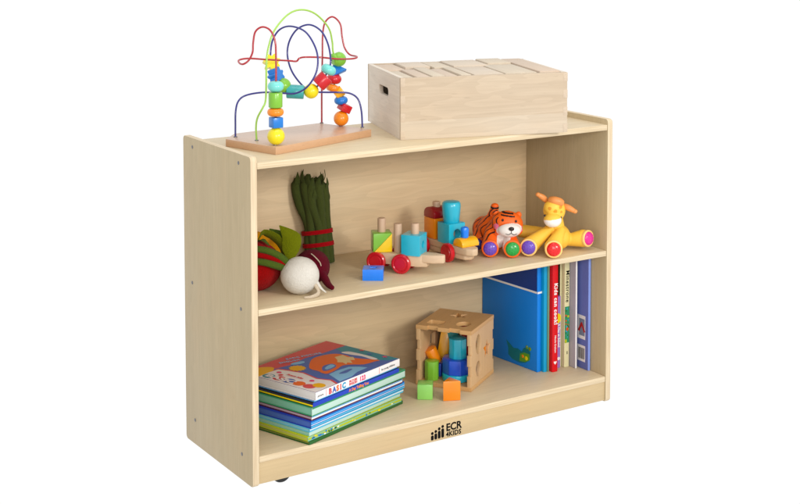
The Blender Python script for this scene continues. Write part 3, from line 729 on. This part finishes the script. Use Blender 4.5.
GI = thing('toy_giraffe', 'yellow plastic giraffe sitting with splayed legs beside the tiger', 'toy animal', (.7491, .0511, ZM), YAW)
GH = Vector((.0315, .024, .097))
def gir_pick(p, n):
    if p.z > .060 and p.z < .0835+.12*(p.x-.03) and p.y < .012 and abs(p.x-.026) < .022: return 1
    if p.z > .088 and p.y < .03:
        for (x, z, r) in ((.019, .106, .0040), (.032, .100, .0044), (.044, .108, .0038), (.046, .097, .003)):
            if (p.x-x)**2+(p.z-z)**2 < r*r: return 2
    return 0
shapes = [
 ('e', GH, (.0255, .0225, .0270)), ('e', (.028, .016, .105), (.0215, .018, .018)), ('e', (.026, .004, .079), (.0205, .0190, .0165)),
 ('c', (.034, .032, .085), (.040, .040, .044), .0165, .019),
 ('e', (.044, .050, .030), (.028, .032, .029)),
 ('c', (.024, .030, .054), (-.026, -.002, .0215), .0105, .0200), # left arm to the purple paw
 ('c', (.046, .024, .050), (.026, -.014, .021), .0110, .0200),
 ('c', (.060, .054, .021), (.100, .048, .0270), .0125, .0200),
 ('c', (.020, .066, .030), (-.040, .080, .037), .0170, .0150),
]
blob('body', shapes, .0014, gir_pick, [g_ye, g_wh, g_sp], GI)
knob(GI, (-.0300, -.0205, .0220), (-.25, -1, .08), .0158, k_pu, g_rim, label='purple paw pad')
knob(GI, (.0255, -.0335, .0210), (0, -1, .08), .0160, k_rd, g_rim, label='red paw pad')
knob(GI, (.1115, .0375, .0290), (.75, -.75, .1), .0155, k_pi, g_rim, label='pink paw pad')
knob(GI, (-.0560, .0800, .0420), (-1, .1, .1), .013, k_gr, label='green paw pad')
b = MB(); b.tube([(.021, .016, .1215), (.030, .010, .1225), (.041, .010, .1195), (.047, .014, .1155)], lambda t: .0082+.0015*math.sin(math.pi*t), g_or, 16); b.build('mane', GI)
for pts in ([(.014, .028, .118), (.006, .024, .126), (-.006, .020, .134)], [(.052, .028, .108), (.064, .022, .103), (.078, .018, .096)]):
    b = MB(); b.tube(pts, lambda t: .0036+.0034*math.sin(math.pi*(.15+.75*t)), g_or, 14); b.ball(.0056, g_or, pts[-1], (1, 1, .9)); b.build('ear', GI)
for x, z in ((.0085, .0895), (.0450, .0845)):
    b = MB(); b.ball(.0026, t_bl, (x, .0035 if x < .02 else .006, z), (1, .8, 1)); b.build('eye', GI)

# ------------------------------------------------------------------ books
pg_z = pages_mat('pages_level', (.72, .69, .66, 1), 'z'); pg_x = pages_mat('pages_upright', (.70, .68, .64, 1), 'x')
def cov(name, rgb, rough=.35): return paint('cover_'+name, srgb(*rgb), rough, .0, spec=.3, var=.05, scale=14, bump=.02)

def flat_book(label, o, ang, L, Wd, t, z, cover, spine=None, page=None, board=.0018, over=.002, spine_side=True, stripe=None):
    page = page or pg_z
    """book lying flat. origin: near corner; local x along the spine edge (faces the viewer's right), local y across the cover"""
    root = thing('book', label, 'book', (o[0], o[1], z), ang, 'books in the pile on the bottom shelf')
    spine = spine or cover
    c = MB()
    c.box((L, Wd, board), (L/2, Wd/2, board/2), cover, .0006)
    c.box((L, Wd, board), (L/2, Wd/2, t-board/2), cover, .0006)
    c.build('cover', root)
    s = MB(); s.box((L-.0006, .0018, t-.0006), (L/2, .0005, t/2), spine, .0005)
    if stripe: 
        for (z0, z1, mt) in stripe: s.box((L-.001, .0006, (z1-z0)*t), (L/2, -.0006, (z0+z1)/2*t), mt, .0001)
    s.build('spine', root)
    p = MB(); p.box((L-2*over, Wd-over-.002, t-2*board-.0002), (L/2, (Wd-over)/2+.001, t/2), page, .0003); p.build('page_block', root)
    return root

cols = dict(
 dgreen=cov('dark_green', (44, 96, 44)), lime=cov('lime', (176, 186, 50)), mint=cov('mint', (132, 186, 158)), sky=cov('sky', (92, 176, 206)),
 aqua=cov('aqua', (64, 150, 180)), royal=cov('royal', (32, 58, 160)), mid=cov('mid_blue', (30, 112, 190)), maroon=cov('maroon', (84, 26, 66)),
 green=cov('green', (52, 138, 92)), pale=cov('pale_mint', (186, 212, 200)), lblue=cov('light_blue', (92, 172, 228)), white=cov('white', (236, 232, 230)),
 yell=cov('mustard', (226, 206, 30)), black=cov('near_black', (24, 26, 34)), blue2=cov('spine_blue', (34, 66, 178)), red=cov('red', (206, 26, 38)))
A0 = R(19.3)
stack = [
 # label, (dx, dy), dang, L, W, t, cover, spine, stripe
 ('thin olive and dark green book at the very bottom of the pile', (.000, .000), .3, .303, .226, .0070, cols['dgreen'], cols['dgreen'], None),
 ('lime yellow patterned book second from the bottom of the pile', (-.003, .001), -.6, .297, .222, .0095, cols['lime'], cols['mint'], [(.35, .75, cols['lime'])]),
 ('pale mint thin book between the lime and the sky blue books', (.001, .003), .5, .296, .224, .0080, cols['mint'], cols['pale'], None),
 ('sky blue thin book below the thick blue book', (.001, .001), .0, .302, .228, .0075, cols['sky'], cols['sky'], [(.55, .8, cols['white'])]),
 ('deep blue hardcover with a bright blue spine mid pile', (.003, -.001), .7, .306, .226, .0150, cols['royal'], cols['mid'], [(.10, .30, cols['sky']), (.42, .50, cols['white']), (.62, .78, cols['lblue'])]),
 ('thin maroon hardcover showing a line of white pages', (.006, .001), -.3, .290, .224, .0085, cols['maroon'], cols['white'], [(.05, .35, cols['maroon']), (.75, .95, cols['lblue'])]),
 ('green hardcover with a pale mint spine under the royal blue book', (.006, .000), .4, .303, .228, .0185, cols['green'], cols['pale'], [(.80, .98, cols['green']), (.02, .12, cols['green'])]),
 ('royal blue book with orange spine lettering, second from the top', (.008, -.001), .0, .276, .216, .0095, cols['black'], cols['blue2'], None),
]
z = ZB+.0004; ox, oy = .1259, -.0007
tints = [pages_mat('pages_'+n_, srgb(*c_), 'z') for n_, c_ in (('olive', (150, 150, 60)), ('lime', (178, 184, 80)), ('sage', (150, 194, 172)), ('cyan', (130, 190, 200)), ('blue', (64, 100, 178)), ('rose', (196, 170, 180)), ('jade', (120, 184, 156)), ('dusk', (60, 62, 80)))]
for bi, (lb, (dx, dy), da, L, Wd, t, cvr, sp, st) in enumerate(stack):
    bk = flat_book(lb, (ox+dx, oy+dy), A0+R(da), L, Wd, t, z, cvr, sp, stripe=st, page=tints[bi], over=(.002, .0005, .0005, .0005, .0012, .002, .0012, .002)[bi])
    if 'royal blue book with' in lb:
        tm = MB(); tm.mesh(text_mesh('A Day Telling You', .0085, .0001, bold=.0003), orange, basis((1, 0, 0), (0, 0, 1), (0, -1, 0), (.110, -.0007, .0022))); tm.build('spine_title', bk)
        e = MB(); e.box((.0012, Wd-.002, .0026), (-.0003, Wd/2, .0032), cols['yell'], .0002); e.build('cover_edge', bk)
    if 'lime yellow' in lb:
        pt = MB()
        for k in range(26):
            rr = random.Random(k)
            pt.prism(circle(rr.uniform(.001, .0022), 8, (0, 0), rr.uniform(1, 2.4), 1), .0003, rr.choice([cols['mid'], cols['dgreen'], cols['white'], cols['yell'], cols['aqua']]), basis((1, 0, 0), (0, 0, 1), (0, -1, 0), (rr.uniform(.01, L-.01), -.00095, t*rr.uniform(.3, .75))))
        pt.build('spine_pattern', bk)
    z += t+.0003
# thin sky-blue paperback, only its edge shows
bk = flat_book('thin light blue paperback directly under the top book', (ox+.012, oy+.001), A0+R(.5), .268, .210, .0042, z, cols['lblue'], cols['lblue'], board=.0009)
z += .0045
# top book with the picture cover
TZ = z; TB_t = .0160
tb = flat_book('thick white-spined picture book on top of the pile, bird and sun on cover', (.1379, -.0050), R(19.84), .2730, .2090, TB_t, TZ, cols['white'], cols['white'], board=.0008, over=.0006)
pal = dict(red=cov('art_red', (204, 78, 82), .4), blue=cov('art_blue', (72, 100, 168), .4), orange=cov('art_orange', (222, 104, 50), .4), teal=cov('art_teal', (48, 132, 146), .4),
           light=cov('art_light_blue', (128, 180, 214), .4), cream=cov('art_cream', (216, 190, 140), .4), white=cov('art_white', (226, 218, 214), .4), sun=cov('art_sun', (228, 170, 24), .4),
           pink=cov('art_pink', (220, 60, 110), .4))
art = MB(); lay = [0]
def sheet(pts, mt, smooth=0):
    if smooth:
        q = [Vector((*p, 0)) for p in pts]; n = len(q); out = []
        for i in range(n):
            a, b_, c_, d_ = q[i-1], q[i], q[(i+1) % n], q[(i+2) % n]
            for j in range(smooth):
                t_ = j/smooth; v = .5*((2*b_)+(c_-a)*t_+(2*a-5*b_+4*c_-d_)*t_*t_+(3*b_-a-3*c_+d_)*t_**3); out.append((v.x, v.y))
        pts = out
    lay[0] += 1
    me = curve_mesh([pts], .00005); art.mesh(me, mt, Matrix.Translation((0, 0, TB_t+.00006*lay[0])))
sheet([(.001, .001), (.272, .001), (.272, .208), (.001, .208)], pal['blue'])
sheet([(.001, .165), (.058, .168), (.10, .158), (.151, .164), (.20, .156), (.241, .154), (.272, .152), (.272, .208), (.001, .208)], pal['red'])
sheet([(.241, .154), (.272, .150), (.272, .002), (.249, .012), (.233, .036), (.236, .08), (.230, .125)], pal['teal'])
sheet([(.228, .127), (.243, .120), (.246, .103), (.247, .070), (.243, .037), (.233, .043), (.236, .075), (.230, .100)], pal['white'], 3)
sheet([(.102, .053), (.130, .055), (.164, .051), (.178, .035), (.185, .017), (.150, .016), (.120, .006), (.082, .006)], pal['light'])
sheet([(.118, .040), (.150, .042), (.158, .036), (.130, .030)], pal['blue'], 3)
sheet([(.136, .136), (.163, .149), (.194, .144), (.215, .130), (.220, .105), (.217, .078), (.238, .029), (.225, .030), (.196, .036), (.180, .055), (.162, .067), (.135, .060), (.103, .058), (.100, .072), (.104, .083), (.106, .110)], pal['orange'], 3)
sheet([(.125, .092), (.140, .098), (.158, .092), (.150, .074), (.120, .070), (.112, .078)], pal['blue'], 3)
sheet([(.127, .086), (.152, .092), (.151, .078), (.124, .076)], pal['light'], 3)
sheet([(.184, .100), (.194, .117), (.217, .113), (.212, .095), (.220, .086), (.207, .070), (.200, .078), (.188, .061), (.184, .072), (.173, .066), (.178, .080), (.172, .090)], pal['cream'])
sheet([(.100, .158), (.112, .162), (.132, .154), (.128, .144), (.112, .146)], pal['light'], 3)
sheet([(.0905+.0185*(1 if k % 2 else .82)*math.cos(math.pi*k/14), .131+.0200*(1 if k % 2 else .82)*math.sin(math.pi*k/14)) for k in range(28)], pal['sun'])
sheet([(.001, .158), (.001, .206), (.030, .204), (.055, .190), (.062, .172), (.040, .158)], pal['sun'], 3)
sheet([(.001, .158), (.040, .160), (.064, .162), (.071, .140), (.078, .099), (.068, .054), (.079, .024), (.070, .001), (.001, .001)], pal['red'])
sheet([(.001, .158), (.035, .160), (.059, .157), (.065, .138), (.073, .099), (.063, .054), (.073, .024), (.064, .001), (.001, .001)], pal['white'])
for (x, y, c_) in ((.262, .032, 'pink'), (.256, .070, 'blue'), (.266, .100, 'red')): sheet([(x+.006*math.cos(2*math.pi*k/10)*(1 if k % 2 else .5), y+.008*math.sin(2*math.pi*k/10)*(1 if k % 2 else .5)) for k in range(10)], pal[c_])
for k, (u, v, c_) in enumerate(((.017, .144, 'teal'), (.019, .117, 'red'), (.020, .090, 'blue'), (.020, .062, 'orange'), (.020, .034, 'red'), (.036, .022, 'sun'), (.046, .142, 'pink'), (.036, .128, 'red'), (.048, .052, 'pink'))):
    rr = .0125 if k < 6 else .005
    sheet([(u+rr*math.cos(a+.3*k), v+rr*1.15*math.sin(a+.3*k)) for a in [2*math.pi*j/7 for j in range(7)]], pal[c_], 3)
art.build('cover_picture', tb)
wd = MB()
wd.mesh(text_mesh('BASIC', .0200, .0001, bold=.0008, spacing=.95), pal['white'], basis((0, -1, 0), (1, 0, 0), (0, 0, 1), (.010, .150, TB_t+.0022)) @ Matrix.Diagonal((1.55, 1, 1, 1)))
wd.mesh(text_mesh('Picture Atlas', .0085, .0001, bold=.0003), pal['red'], basis((0, -1, 0), (1, 0, 0), (0, 0, 1), (.043, .118, TB_t+.0022)))
for (tx_, u_, v_) in (('BASIC PICTURE', .200, .196), ('ENGLISH', .172, .190)):
    wd.mesh(text_mesh(tx_, .0110, .0001, bold=.0002, spacing=1.15), pal['light'], basis((.93, -.36, 0), (.36, .93, 0), (0, 0, 1), (u_-.085, v_-.012, TB_t+.0022)))
wd.build('cover_lettering', tb)
sp_cols = [pal['red'], pal['blue'], pal['orange'], pal['red'], cov('spine_teal', (50, 150, 190))]
for k, ch in enumerate('BASIC'):
    w_ = MB(); w_.mesh(text_mesh(ch, .0155, .0001, bold=.0009), sp_cols[k], basis((1, 0, 0), (0, 0, 1), (0, -1, 0), (.040+(0, .0118, .0240, .0352, .0420)[k], -.0007, .0026))); w_.build('spine_letter', tb)
w_ = MB(); w_.mesh(text_mesh('PICTURE', .0066, .0001, bold=.0003), pal['red'], basis((1, 0, 0), (0, 0, 1), (0, -1, 0), (.104, -.0007, .0085)))
w_.mesh(text_mesh('ENGLISH', .0066, .0001, bold=.0003), pal['red'], basis((1, 0, 0), (0, 0, 1), (0, -1, 0), (.104, -.0007, .0028)))
w_.mesh(text_mesh('123', .0135, .0001, bold=.0005), pal['pink'], basis((1, 0, 0), (0, 0, 1), (0, -1, 0), (.137, -.0007, .0030)))
w_.box((.0008, .0003, .0135), (.0315, -.0006, .008), pal['red']); w_.box((.0008, .0003, .0135), (.203, -.0006, .008), pal['red'])
w_.mesh(text_mesh('picture', .0062, .0001), ink, basis((1, 0, 0), (0, 0, 1), (0, -1, 0), (.006, -.0007, .0055)))
w_.mesh(text_mesh('for young children', .0062, .0001), ink, basis((1, 0, 0), (0, 0, 1), (0, -1, 0), (.210, -.0007, .0060)))
w_.build('spine_lettering', tb)

# upright books
GU = 'books standing upright on the bottom shelf'
def up_book(label, x, y, t, depth, h, cover, spine=None, rz=0, soft=False, page=pg_x, name='book'):
    root = thing(name, label, 'book', (x, y, ZB+.0003), rz, GU); spine = spine or cover; bd_ = .0009 if soft else .0022
    c = MB()
    for x0 in (bd_/2, t-bd_/2): c.box((bd_, depth, h), (x0, depth/2, h/2), cover, min(.0006, bd_*.4))
    c.build('cover', root)
    s = MB(); s.prism([(0, .0022), (.0006, .0008), (t*.25, .0001), (t*.5, 0), (t*.75, .0001), (t-.0006, .0008), (t, .0022)], h-.0004, spine, Matrix.Translation((0, -.001, .0002))); s.build('spine', root)
    p = MB(); p.box((t-2*bd_-.0002, depth-.005, h-.006), (t/2, depth/2, h/2), page, .0002); p.build('page_block', root)
    return root
cb = dict(bl=cov('folder_blue', (0, 122, 212), .5), navy=cov('folder_navy', (18, 56, 132)), cy=cov('thin_cyan', (24, 150, 196)), tl=cov('thin_teal', (30, 120, 140)), gr=cov('thin_grey_green', (112, 146, 120)),
          rd=cov('cookbook_red', (206, 22, 36)), pu=cov('lilac', (150, 116, 184)), dk=cov('bottle_green', (52, 62, 40)), cm=cov('cream_spine', (216, 208, 166)), gy=cov('grey_cover', (170, 164, 172)), vi=cov('violet', (96, 106, 168)), vs=cov('violet_spine', (130, 150, 216)))
bb = up_book('large bright blue book with a white band and a small green frog', .7838, .1090, .0125, .196, .270, cb['bl'], cb['bl'], R(5))
d = MB(); d.box((.0003, .194, .0045), (-.00025, .098, .1870), cols['white']); d.box((.0135, .0004, .0045), (.0062, -.0013, .1870), cols['white']); d.build('white_band', bb)
d = MB(); d.box((.0002, .194, .078), (-.0002, .098, .2290), cb['navy']); d.build('cover_top', bb)
fg = MB(); G1, G2 = cov('frog_green', (90, 150, 50)), cov('frog_dark', (20, 110, 120))
for (pts, mt, k) in (([(.100, .018), (.085, .010), (.060, .008), (.040, .012), (.024, .022), (.022, .040), (.034, .050), (.046, .046), (.052, .036), (.066, .040), (.082, .038), (.096, .046), (.108, .052), (.100, .034)], G2, 0),
                     ([(.060, .012), (.040, .014), (.024, .022), (.026, .036), (.044, .036), (.058, .030)], G1, 1)):
    fg.mesh(curve_mesh([[(a, b_) for a, b_ in pts]], .0001), mt, basis((0, 1, 0), (0, 0, 1), (1, 0, 0), (-.0004-.0003*k, 0, 0)))
for (a, b_, r_, mt) in ((.024, .049, .0048, G1), (.034, .051, .0045, G1), (.024, .050, .0028, cols['yell']), (.034, .052, .0026, cols['white']), (.036, .024, .005, cols['yell']), (.048, .026, .004, orange)):
    fg.cyl(r_, .0005, mt, basis((0, 1, 0), (0, 0, 1), (-1, 0, 0), (-.0006, a, b_)), bev=.0001, seg=16)
fg.build('frog_picture', bb)
up_book('thin shiny cyan book between the large blue book and the greenish one', .7970, .1010, .0095, .190, .272, cb['cy'], cb['cy'])
up_book('very thin grey-green booklet left of the red cookbook', .8075, .1000, .0050, .190, .270, cb['gr'], cb['gr'], soft=True)
rb = up_book('red book with white title letters on its spine', .8135, .0900, .0160, .200, .274, cb['rd'], cb['rd'])
def spine_text(root, txt, size, x, ztop, mat, bold=.0004, sp=1.0, part='spine_title'):
    t = MB(); t.mesh(text_mesh(txt, size, .0001, bold=bold, spacing=sp), mat, basis((0, 0, -1), (1, 0, 0), (0, -1, 0), (x, -.0012, ztop))); return t.build(part, root)
wht = cols['white']
spine_text(rb, 'Kids can cook!', .0138, .0046, .2090, wht, .0005, 1.17)
spine_text(rb, 'Nicole Graham', .0066, .0062, .0860, wht, .0001)
s = MB(); s.prism([(0, -.005), (.0042, 0), (.0032, .0035), (0, .0018), (-.0032, .0035), (-.0042, 0)], .0002, wht, basis((1, 0, 0), (0, 0, 1), (0, -1, 0), (.008, -.0011, .022))); s.build('spine_mark', rb)
pb = up_book('short lilac book between the red and the cream spines', .8310, .1085, .0215, .17, .170, cb['pu'], cb['pu'])
spine_text(pb, 'A Day at School', .0085, .0130, .105, wht, .0003)
s = MB(); s.prism(circle(.008, 20, sy=1.5), .0003, cols['yell'], basis((1, 0, 0), (0, 0, 1), (0, -1, 0), (.0135, -.0010, .118))); s.prism(circle(.004, 12), .0003, wht, basis((1, 0, 0), (0, 0, 1), (0, -1, 0), (.0155, -.0010, .022))); s.build('spine_picture', pb)
up_book('thin dark green book rising behind the short lilac one', .8530, .1130, .0055, .18, .268, cb['dk'], cb['cm'])
mb_ = up_book('cream spined book with black title and a vegetable picture', .8592, .1030, .0145, .19, .266, cb['cm'], cb['cm'])
spine_text(mb_, 'Minestrone', .0142, .0038, .2300, ink, .0002, 1.16)
s = MB()
for k in range(46):
    rr = random.Random(50+k)
    s.prism(circle(rr.uniform(.0015, .0035), 9, (0, 0), 1, rr.uniform(.8, 1.8)), .0002+.00001*k, [cols['green'], cov('tomato', (206, 70, 40)), cols['aqua'], cols['green'], cols['lime'], cols['dgreen']][k % 6] if k > 1 else cols['aqua'], basis((1, 0, 0), (0, 0, 1), (0, -1, 0), (rr.uniform(.0035, .011), -.0010, rr.uniform(.062, .142))))
s.box((.0125, .0003, .086), (.00725, -.0009, .101), cols['green'])
s.build('spine_picture', mb_)
s = MB(); s.box((.002, .0004, .007), (.008, -.0011, .034), ink); s.build('spine_mark', mb_)
gb = up_book('large pale grey book seen from its side, left of the violet book', .8760, .0830, .0052, .20, .270, cb['gy'], cols['white'], soft=True)
vb = up_book('violet blue book with a pale spine against the right panel', .8900, .0535, .0075, .21, .272, cb['vi'], cb['vs'])
s = MB(); fr = basis((0, 1, 0), (0, 0, 1), (-1, 0, 0), (-.0002, 0, 0))
s.box((.0003, .028, .056), (-.0002, .024, .098), wht); s.box((.0003, .020, .040), (-.0004, .022, .098), cov('badge_grey', (120, 130, 150)))
s.box((.0003, .006, .024), (-.0006, .028, .098), cov('badge_red', (170, 40, 40)), rot=(R(30), 0, 0)); s.box((.0003, .006, .024), (-.00065, .018, .098), cov('badge_red2', (170, 40, 40)), rot=(R(-30), 0, 0))
s.build('cover_picture', vb)
s = MB(); s.box((.0003, .028, .038), (-.0002, .024, .036), wht)
for k in range(9): s.box((.0003, .0011 if k % 3 else .0019, .026), (-.0004, .014+.0025*k, .036), ink)
s.build('price_stripes', vb)

# ------------------------------------------------------------------ shape sorter
SA = R(34); sx_, sy_, sh_, th_ = .143, .133, .1373, .0095
SO = thing('shape_sorter', 'wooden shape sorter cube, open in front, with cut-out shapes in its sides', 'shape sorter', (.5785, .0815, ZB+.0003), SA)
def star(r, n=5, c=(0, 0), k=.42, a0=0): return [(c[0]+r*(1 if i % 2 == 0 else k)*math.cos(a0+math.pi*i/n), c[1]+r*(1 if i % 2 == 0 else k)*math.sin(a0+math.pi*i/n)) for i in range(2*n)]
def fingers(L, H_, d_, n=5, sides='lr', phase=0):
    """rectangle outline with finger-joint notches on its left and right edges"""
    out = []
    def edge(p0, p1, nx, ny, on):
        for i in range(n):
            a, b2 = i/n, (i+1)/n; k = d_ if (on and (i+phase) % 2) else 0
            out.append((p0[0]+(p1[0]-p0[0])*a+nx*k, p0[1]+(p1[1]-p0[1])*a+ny*k)); out.append((p0[0]+(p1[0]-p0[0])*b2+nx*k, p0[1]+(p1[1]-p0[1])*b2+ny*k))
    edge((0, 0), (L, 0), 0, 1, 'b' in sides); edge((L, 0), (L, H_), -1, 0, 'r' in sides); edge((L, H_), (0, H_), 0, -1, 't' in sides); edge((0, H_), (0, 0), 1, 0, 'l' in sides)
    res = [out[0]]
    for p in out[1:]:
        if (p[0]-res[-1][0])**2+(p[1]-res[-1][1])**2 > 1e-10: res.append(p)
    return res
def sorter_panel(name, outline, holes, mat, M):
    b = MB(); b.mesh(curve_mesh([outline]+holes, th_/2-.0006, .0006), mat, M); return b.build(name, SO)
hexo = lambda r, c=(0, 0): circle(r, 6, c)
# top: star, oval, rectangle, triangle
sorter_panel('top_panel', fingers(sx_, sy_, .0060, 5, 'l'), [star(.0235, 5, (.103, .070), .45, .5), rounded(.030, .040, .006, x0=.020, y0=.078), circle(.020, 28, (.045, .036), 1.0, .85)], cubewood, Matrix.Translation((0, 0, sh_-th_/2)))
sorter_panel('bottom_panel', [(0, 0), (sx_, 0), (sx_, sy_), (0, sy_)], [], cubewood, Matrix.Translation((0, 0, th_/2)))
hh = sh_-2*th_-.0004
Mr = basis((1, 0, 0), (0, 0, 1), (0, -1, 0), (0, th_/2, th_+.0002))
sorter_panel('side_panel', fingers(sx_, hh, .0060, 5, 'lr'), [circle(.020, 24, (.045, .086), .75, 1.15), star(.024, 5, (.100, .060), .5, .3), circle(.018, 24, (.045, .030), .8, 1)], cubewood_y, Mr)
sorter_panel('side_panel', fingers(sx_, hh, .0060, 5, 'lr'), [rounded(.030, .030, .004, x0=.060, y0=.060), circle(.016, 6, (.04, .03))], cubewood_y, basis((1, 0, 0), (0, 0, 1), (0, -1, 0), (0, sy_-th_/2, th_+.0002)))
sorter_panel('side_panel', fingers(sy_-2*th_-.0004, hh, .0, 5, ''), [circle(.018, 24, (.057, .060))], cubewood_y, basis((0, 1, 0), (0, 0, 1), (1, 0, 0), (sx_-th_/2-.004, th_+.0002, th_+.0002)))
b = MB(); b.box((.006, .024, .030), (0, 0, 0), cubewood, .001); b.build('latch_tab', SO, (sx_+.0032, .030, .085))

GS = 'painted blocks of the shape sorter'
def sblock(name, kind, r, h, mat, loc, rz=0, tilt=(0, 0), label='', world=False):
    b = MB()
    if kind == 'hex': b.prism(circle(r, 6), h, mat, bev=.0012)
    elif kind == 'oct': b.prism(circle(r, 8, a0=R(22.5)), h, mat, bev=.0012)
    elif kind == 'tri': b.prism([(-r, -r*.5), (r, -r*.5), (0, r*1.1)], h, mat, bev=.0012)
    elif kind == 'sq': b.box((2*r, 2*r, h), (0, 0, h/2), mat, .0013)
    elif kind == 'cyl': b.cyl(r, h, mat, bev=.0015)
    o = b.build(name)
    if world: o.location = loc; o.rotation_euler = (tilt[0], tilt[1], rz)
    else: o.location = on_frame(SO, loc); o.rotation_euler = (tilt[0], tilt[1], SA+rz)
    return tag(o, label, 'toy block', GS)
sblock('square_block', 'sq', .0168, .0335, ltgreen, (.4745, .1085, ZB+.0003), YAW-.05, label='pale green cube standing in front of the shape sorter', world=True)
sblock('triangular_block', 'tri', .0195, .0435, orange, (.5150, .0670, ZB+.0003), YAW+.16, label='bright orange triangular block in front of the shape sorter', world=True)
fz = th_+.0005
sblock('hexagonal_block', 'oct', .0165, .0430, green, (.020, .103, fz), .2, label='green eight-sided block inside the sorter at its left edge')
sblock('disc_block', 'cyl', .0330, .0150, cyan, (.044, .052, fz), 0, label='flat cyan round block under the big blue one in the sorter')
sblock('large_octagonal_block', 'oct', .0345, .0330, royal, (.047, .052, fz+.0155), R(12), label='large royal blue eight-sided block inside the sorter')
sblock('tall_octagonal_block', 'oct', .0210, .0450, cyan, (.046, .0500, fz+.049), R(20), label='cyan eight-sided block on top of the royal blue one')
sblock('round_block', 'cyl', .0140, .0360, orange, (.050, .104, fz+.031), 0, (R(-20), R(-18)), label='small orange round block tilted inside the sorter')
sblock('square_block', 'sq', .0160, .0290, royal, (.056, .107, fz), .1, label='dark blue cube low inside the sorter under the orange one')
sblock('long_block', 'sq', .0125, .0960, amber, (.082, .108, fz), .3, (R(9), R(8)), label='tall amber block at the back of the sorter')
sblock('star_block', 'hex', .0200, .1080, teal, (.104, .090, fz), .3, label='tall teal block at the back of the sorter near the top')
sblock('round_block', 'cyl', .0150, .1120, red, (.108, .050, fz), 0, label='red round block inside the sorter behind its right edge')
sblock('star_block', 'tri', .0135, .0240, orange, (.100, .012, .058), .5, label='orange block poking through the sorter\'s star-shaped hole')

# ------------------------------------------------------------------ light
w = bpy.data.worlds.new('World'); SC.world = w; w.use_nodes = True; nt = w.node_tree
bg = nt.nodes['Background']; bg.inputs['Color'].default_value = (1, 1, 1, 1); bg.inputs['Strength'].default_value = 1.0
# white background at full strength behind; dimmed on viewer's side to shape interior shade
tc = N(nt, 'ShaderNodeTexCoord'); dp = N(nt, 'ShaderNodeVectorMath', operation='DOT_PRODUCT'); dp.inputs[1].default_value = (.54, .84, 0)
nt.links.new(tc.outputs['Generated'], dp.inputs[0])
mr = N(nt, 'ShaderNodeMapRange'); mr.inputs['From Min'].default_value = -.25; mr.inputs['From Max'].default_value = .45
mr.inputs['To Min'].default_value = .86; mr.inputs['To Max'].default_value = 1.03
nt.links.new(dp.outputs['Value'], mr.inputs['Value']); nt.links.new(mr.outputs[0], bg.inputs['Strength'])

def area(name, loc, target, size, power, col=(1, 1, 1)):
    l = bpy.data.lights.new(name, 'AREA'); l.shape = 'RECTANGLE'; l.size, l.size_y = size; l.energy = power; l.color = col
    o = bpy.data.objects.new(name, l); COL.objects.link(o); o.location = loc
    o.rotation_euler = (Vector(target)-Vector(loc)).to_track_quat('-Z', 'Y').to_euler(); o['kind'] = 'helper'; return o
area('key_softbox', (.85, -3.0, 1.55), (.45, .15, .33), (.6, .6), 44, (1, .97, .92))
area('added_fill', (-1.1, -3.1, 1.35), (.7, .2, .4), (1.2, 1.0), 34, (1, .98, .96))  # unseen lamp added to brighten the right inner wall and the crate's left end
area('added_top_fill', (.3, -.3, 2.9), (.45, .15, .4), (1.6, 1.6), 14, (.93, .97, 1))  # unseen lamp added above to lift the brightness of upward-facing surfaces

# ------------------------------------------------------------------ camera
cam = bpy.data.cameras.new('Camera'); co = bpy.data.objects.new('Camera', cam); COL.objects.link(co)
co.location = (-1.2160, -2.4896, 1.1500)
co.rotation_euler = (R(90)-.0676, 0, -.5741)
cam.sensor_width = 36; cam.lens = 36*1436.59/800
cam.shift_x = (400-421.44)/800; cam.shift_y = (-.6553-252)/800
cam.clip_end = 100; cam.clip_start = .05
SC.camera = co
SC.view_settings.view_transform = 'Standard'; SC.view_settings.look = 'None'; SC.view_settings.exposure = 0; SC.view_settings.gamma = 1
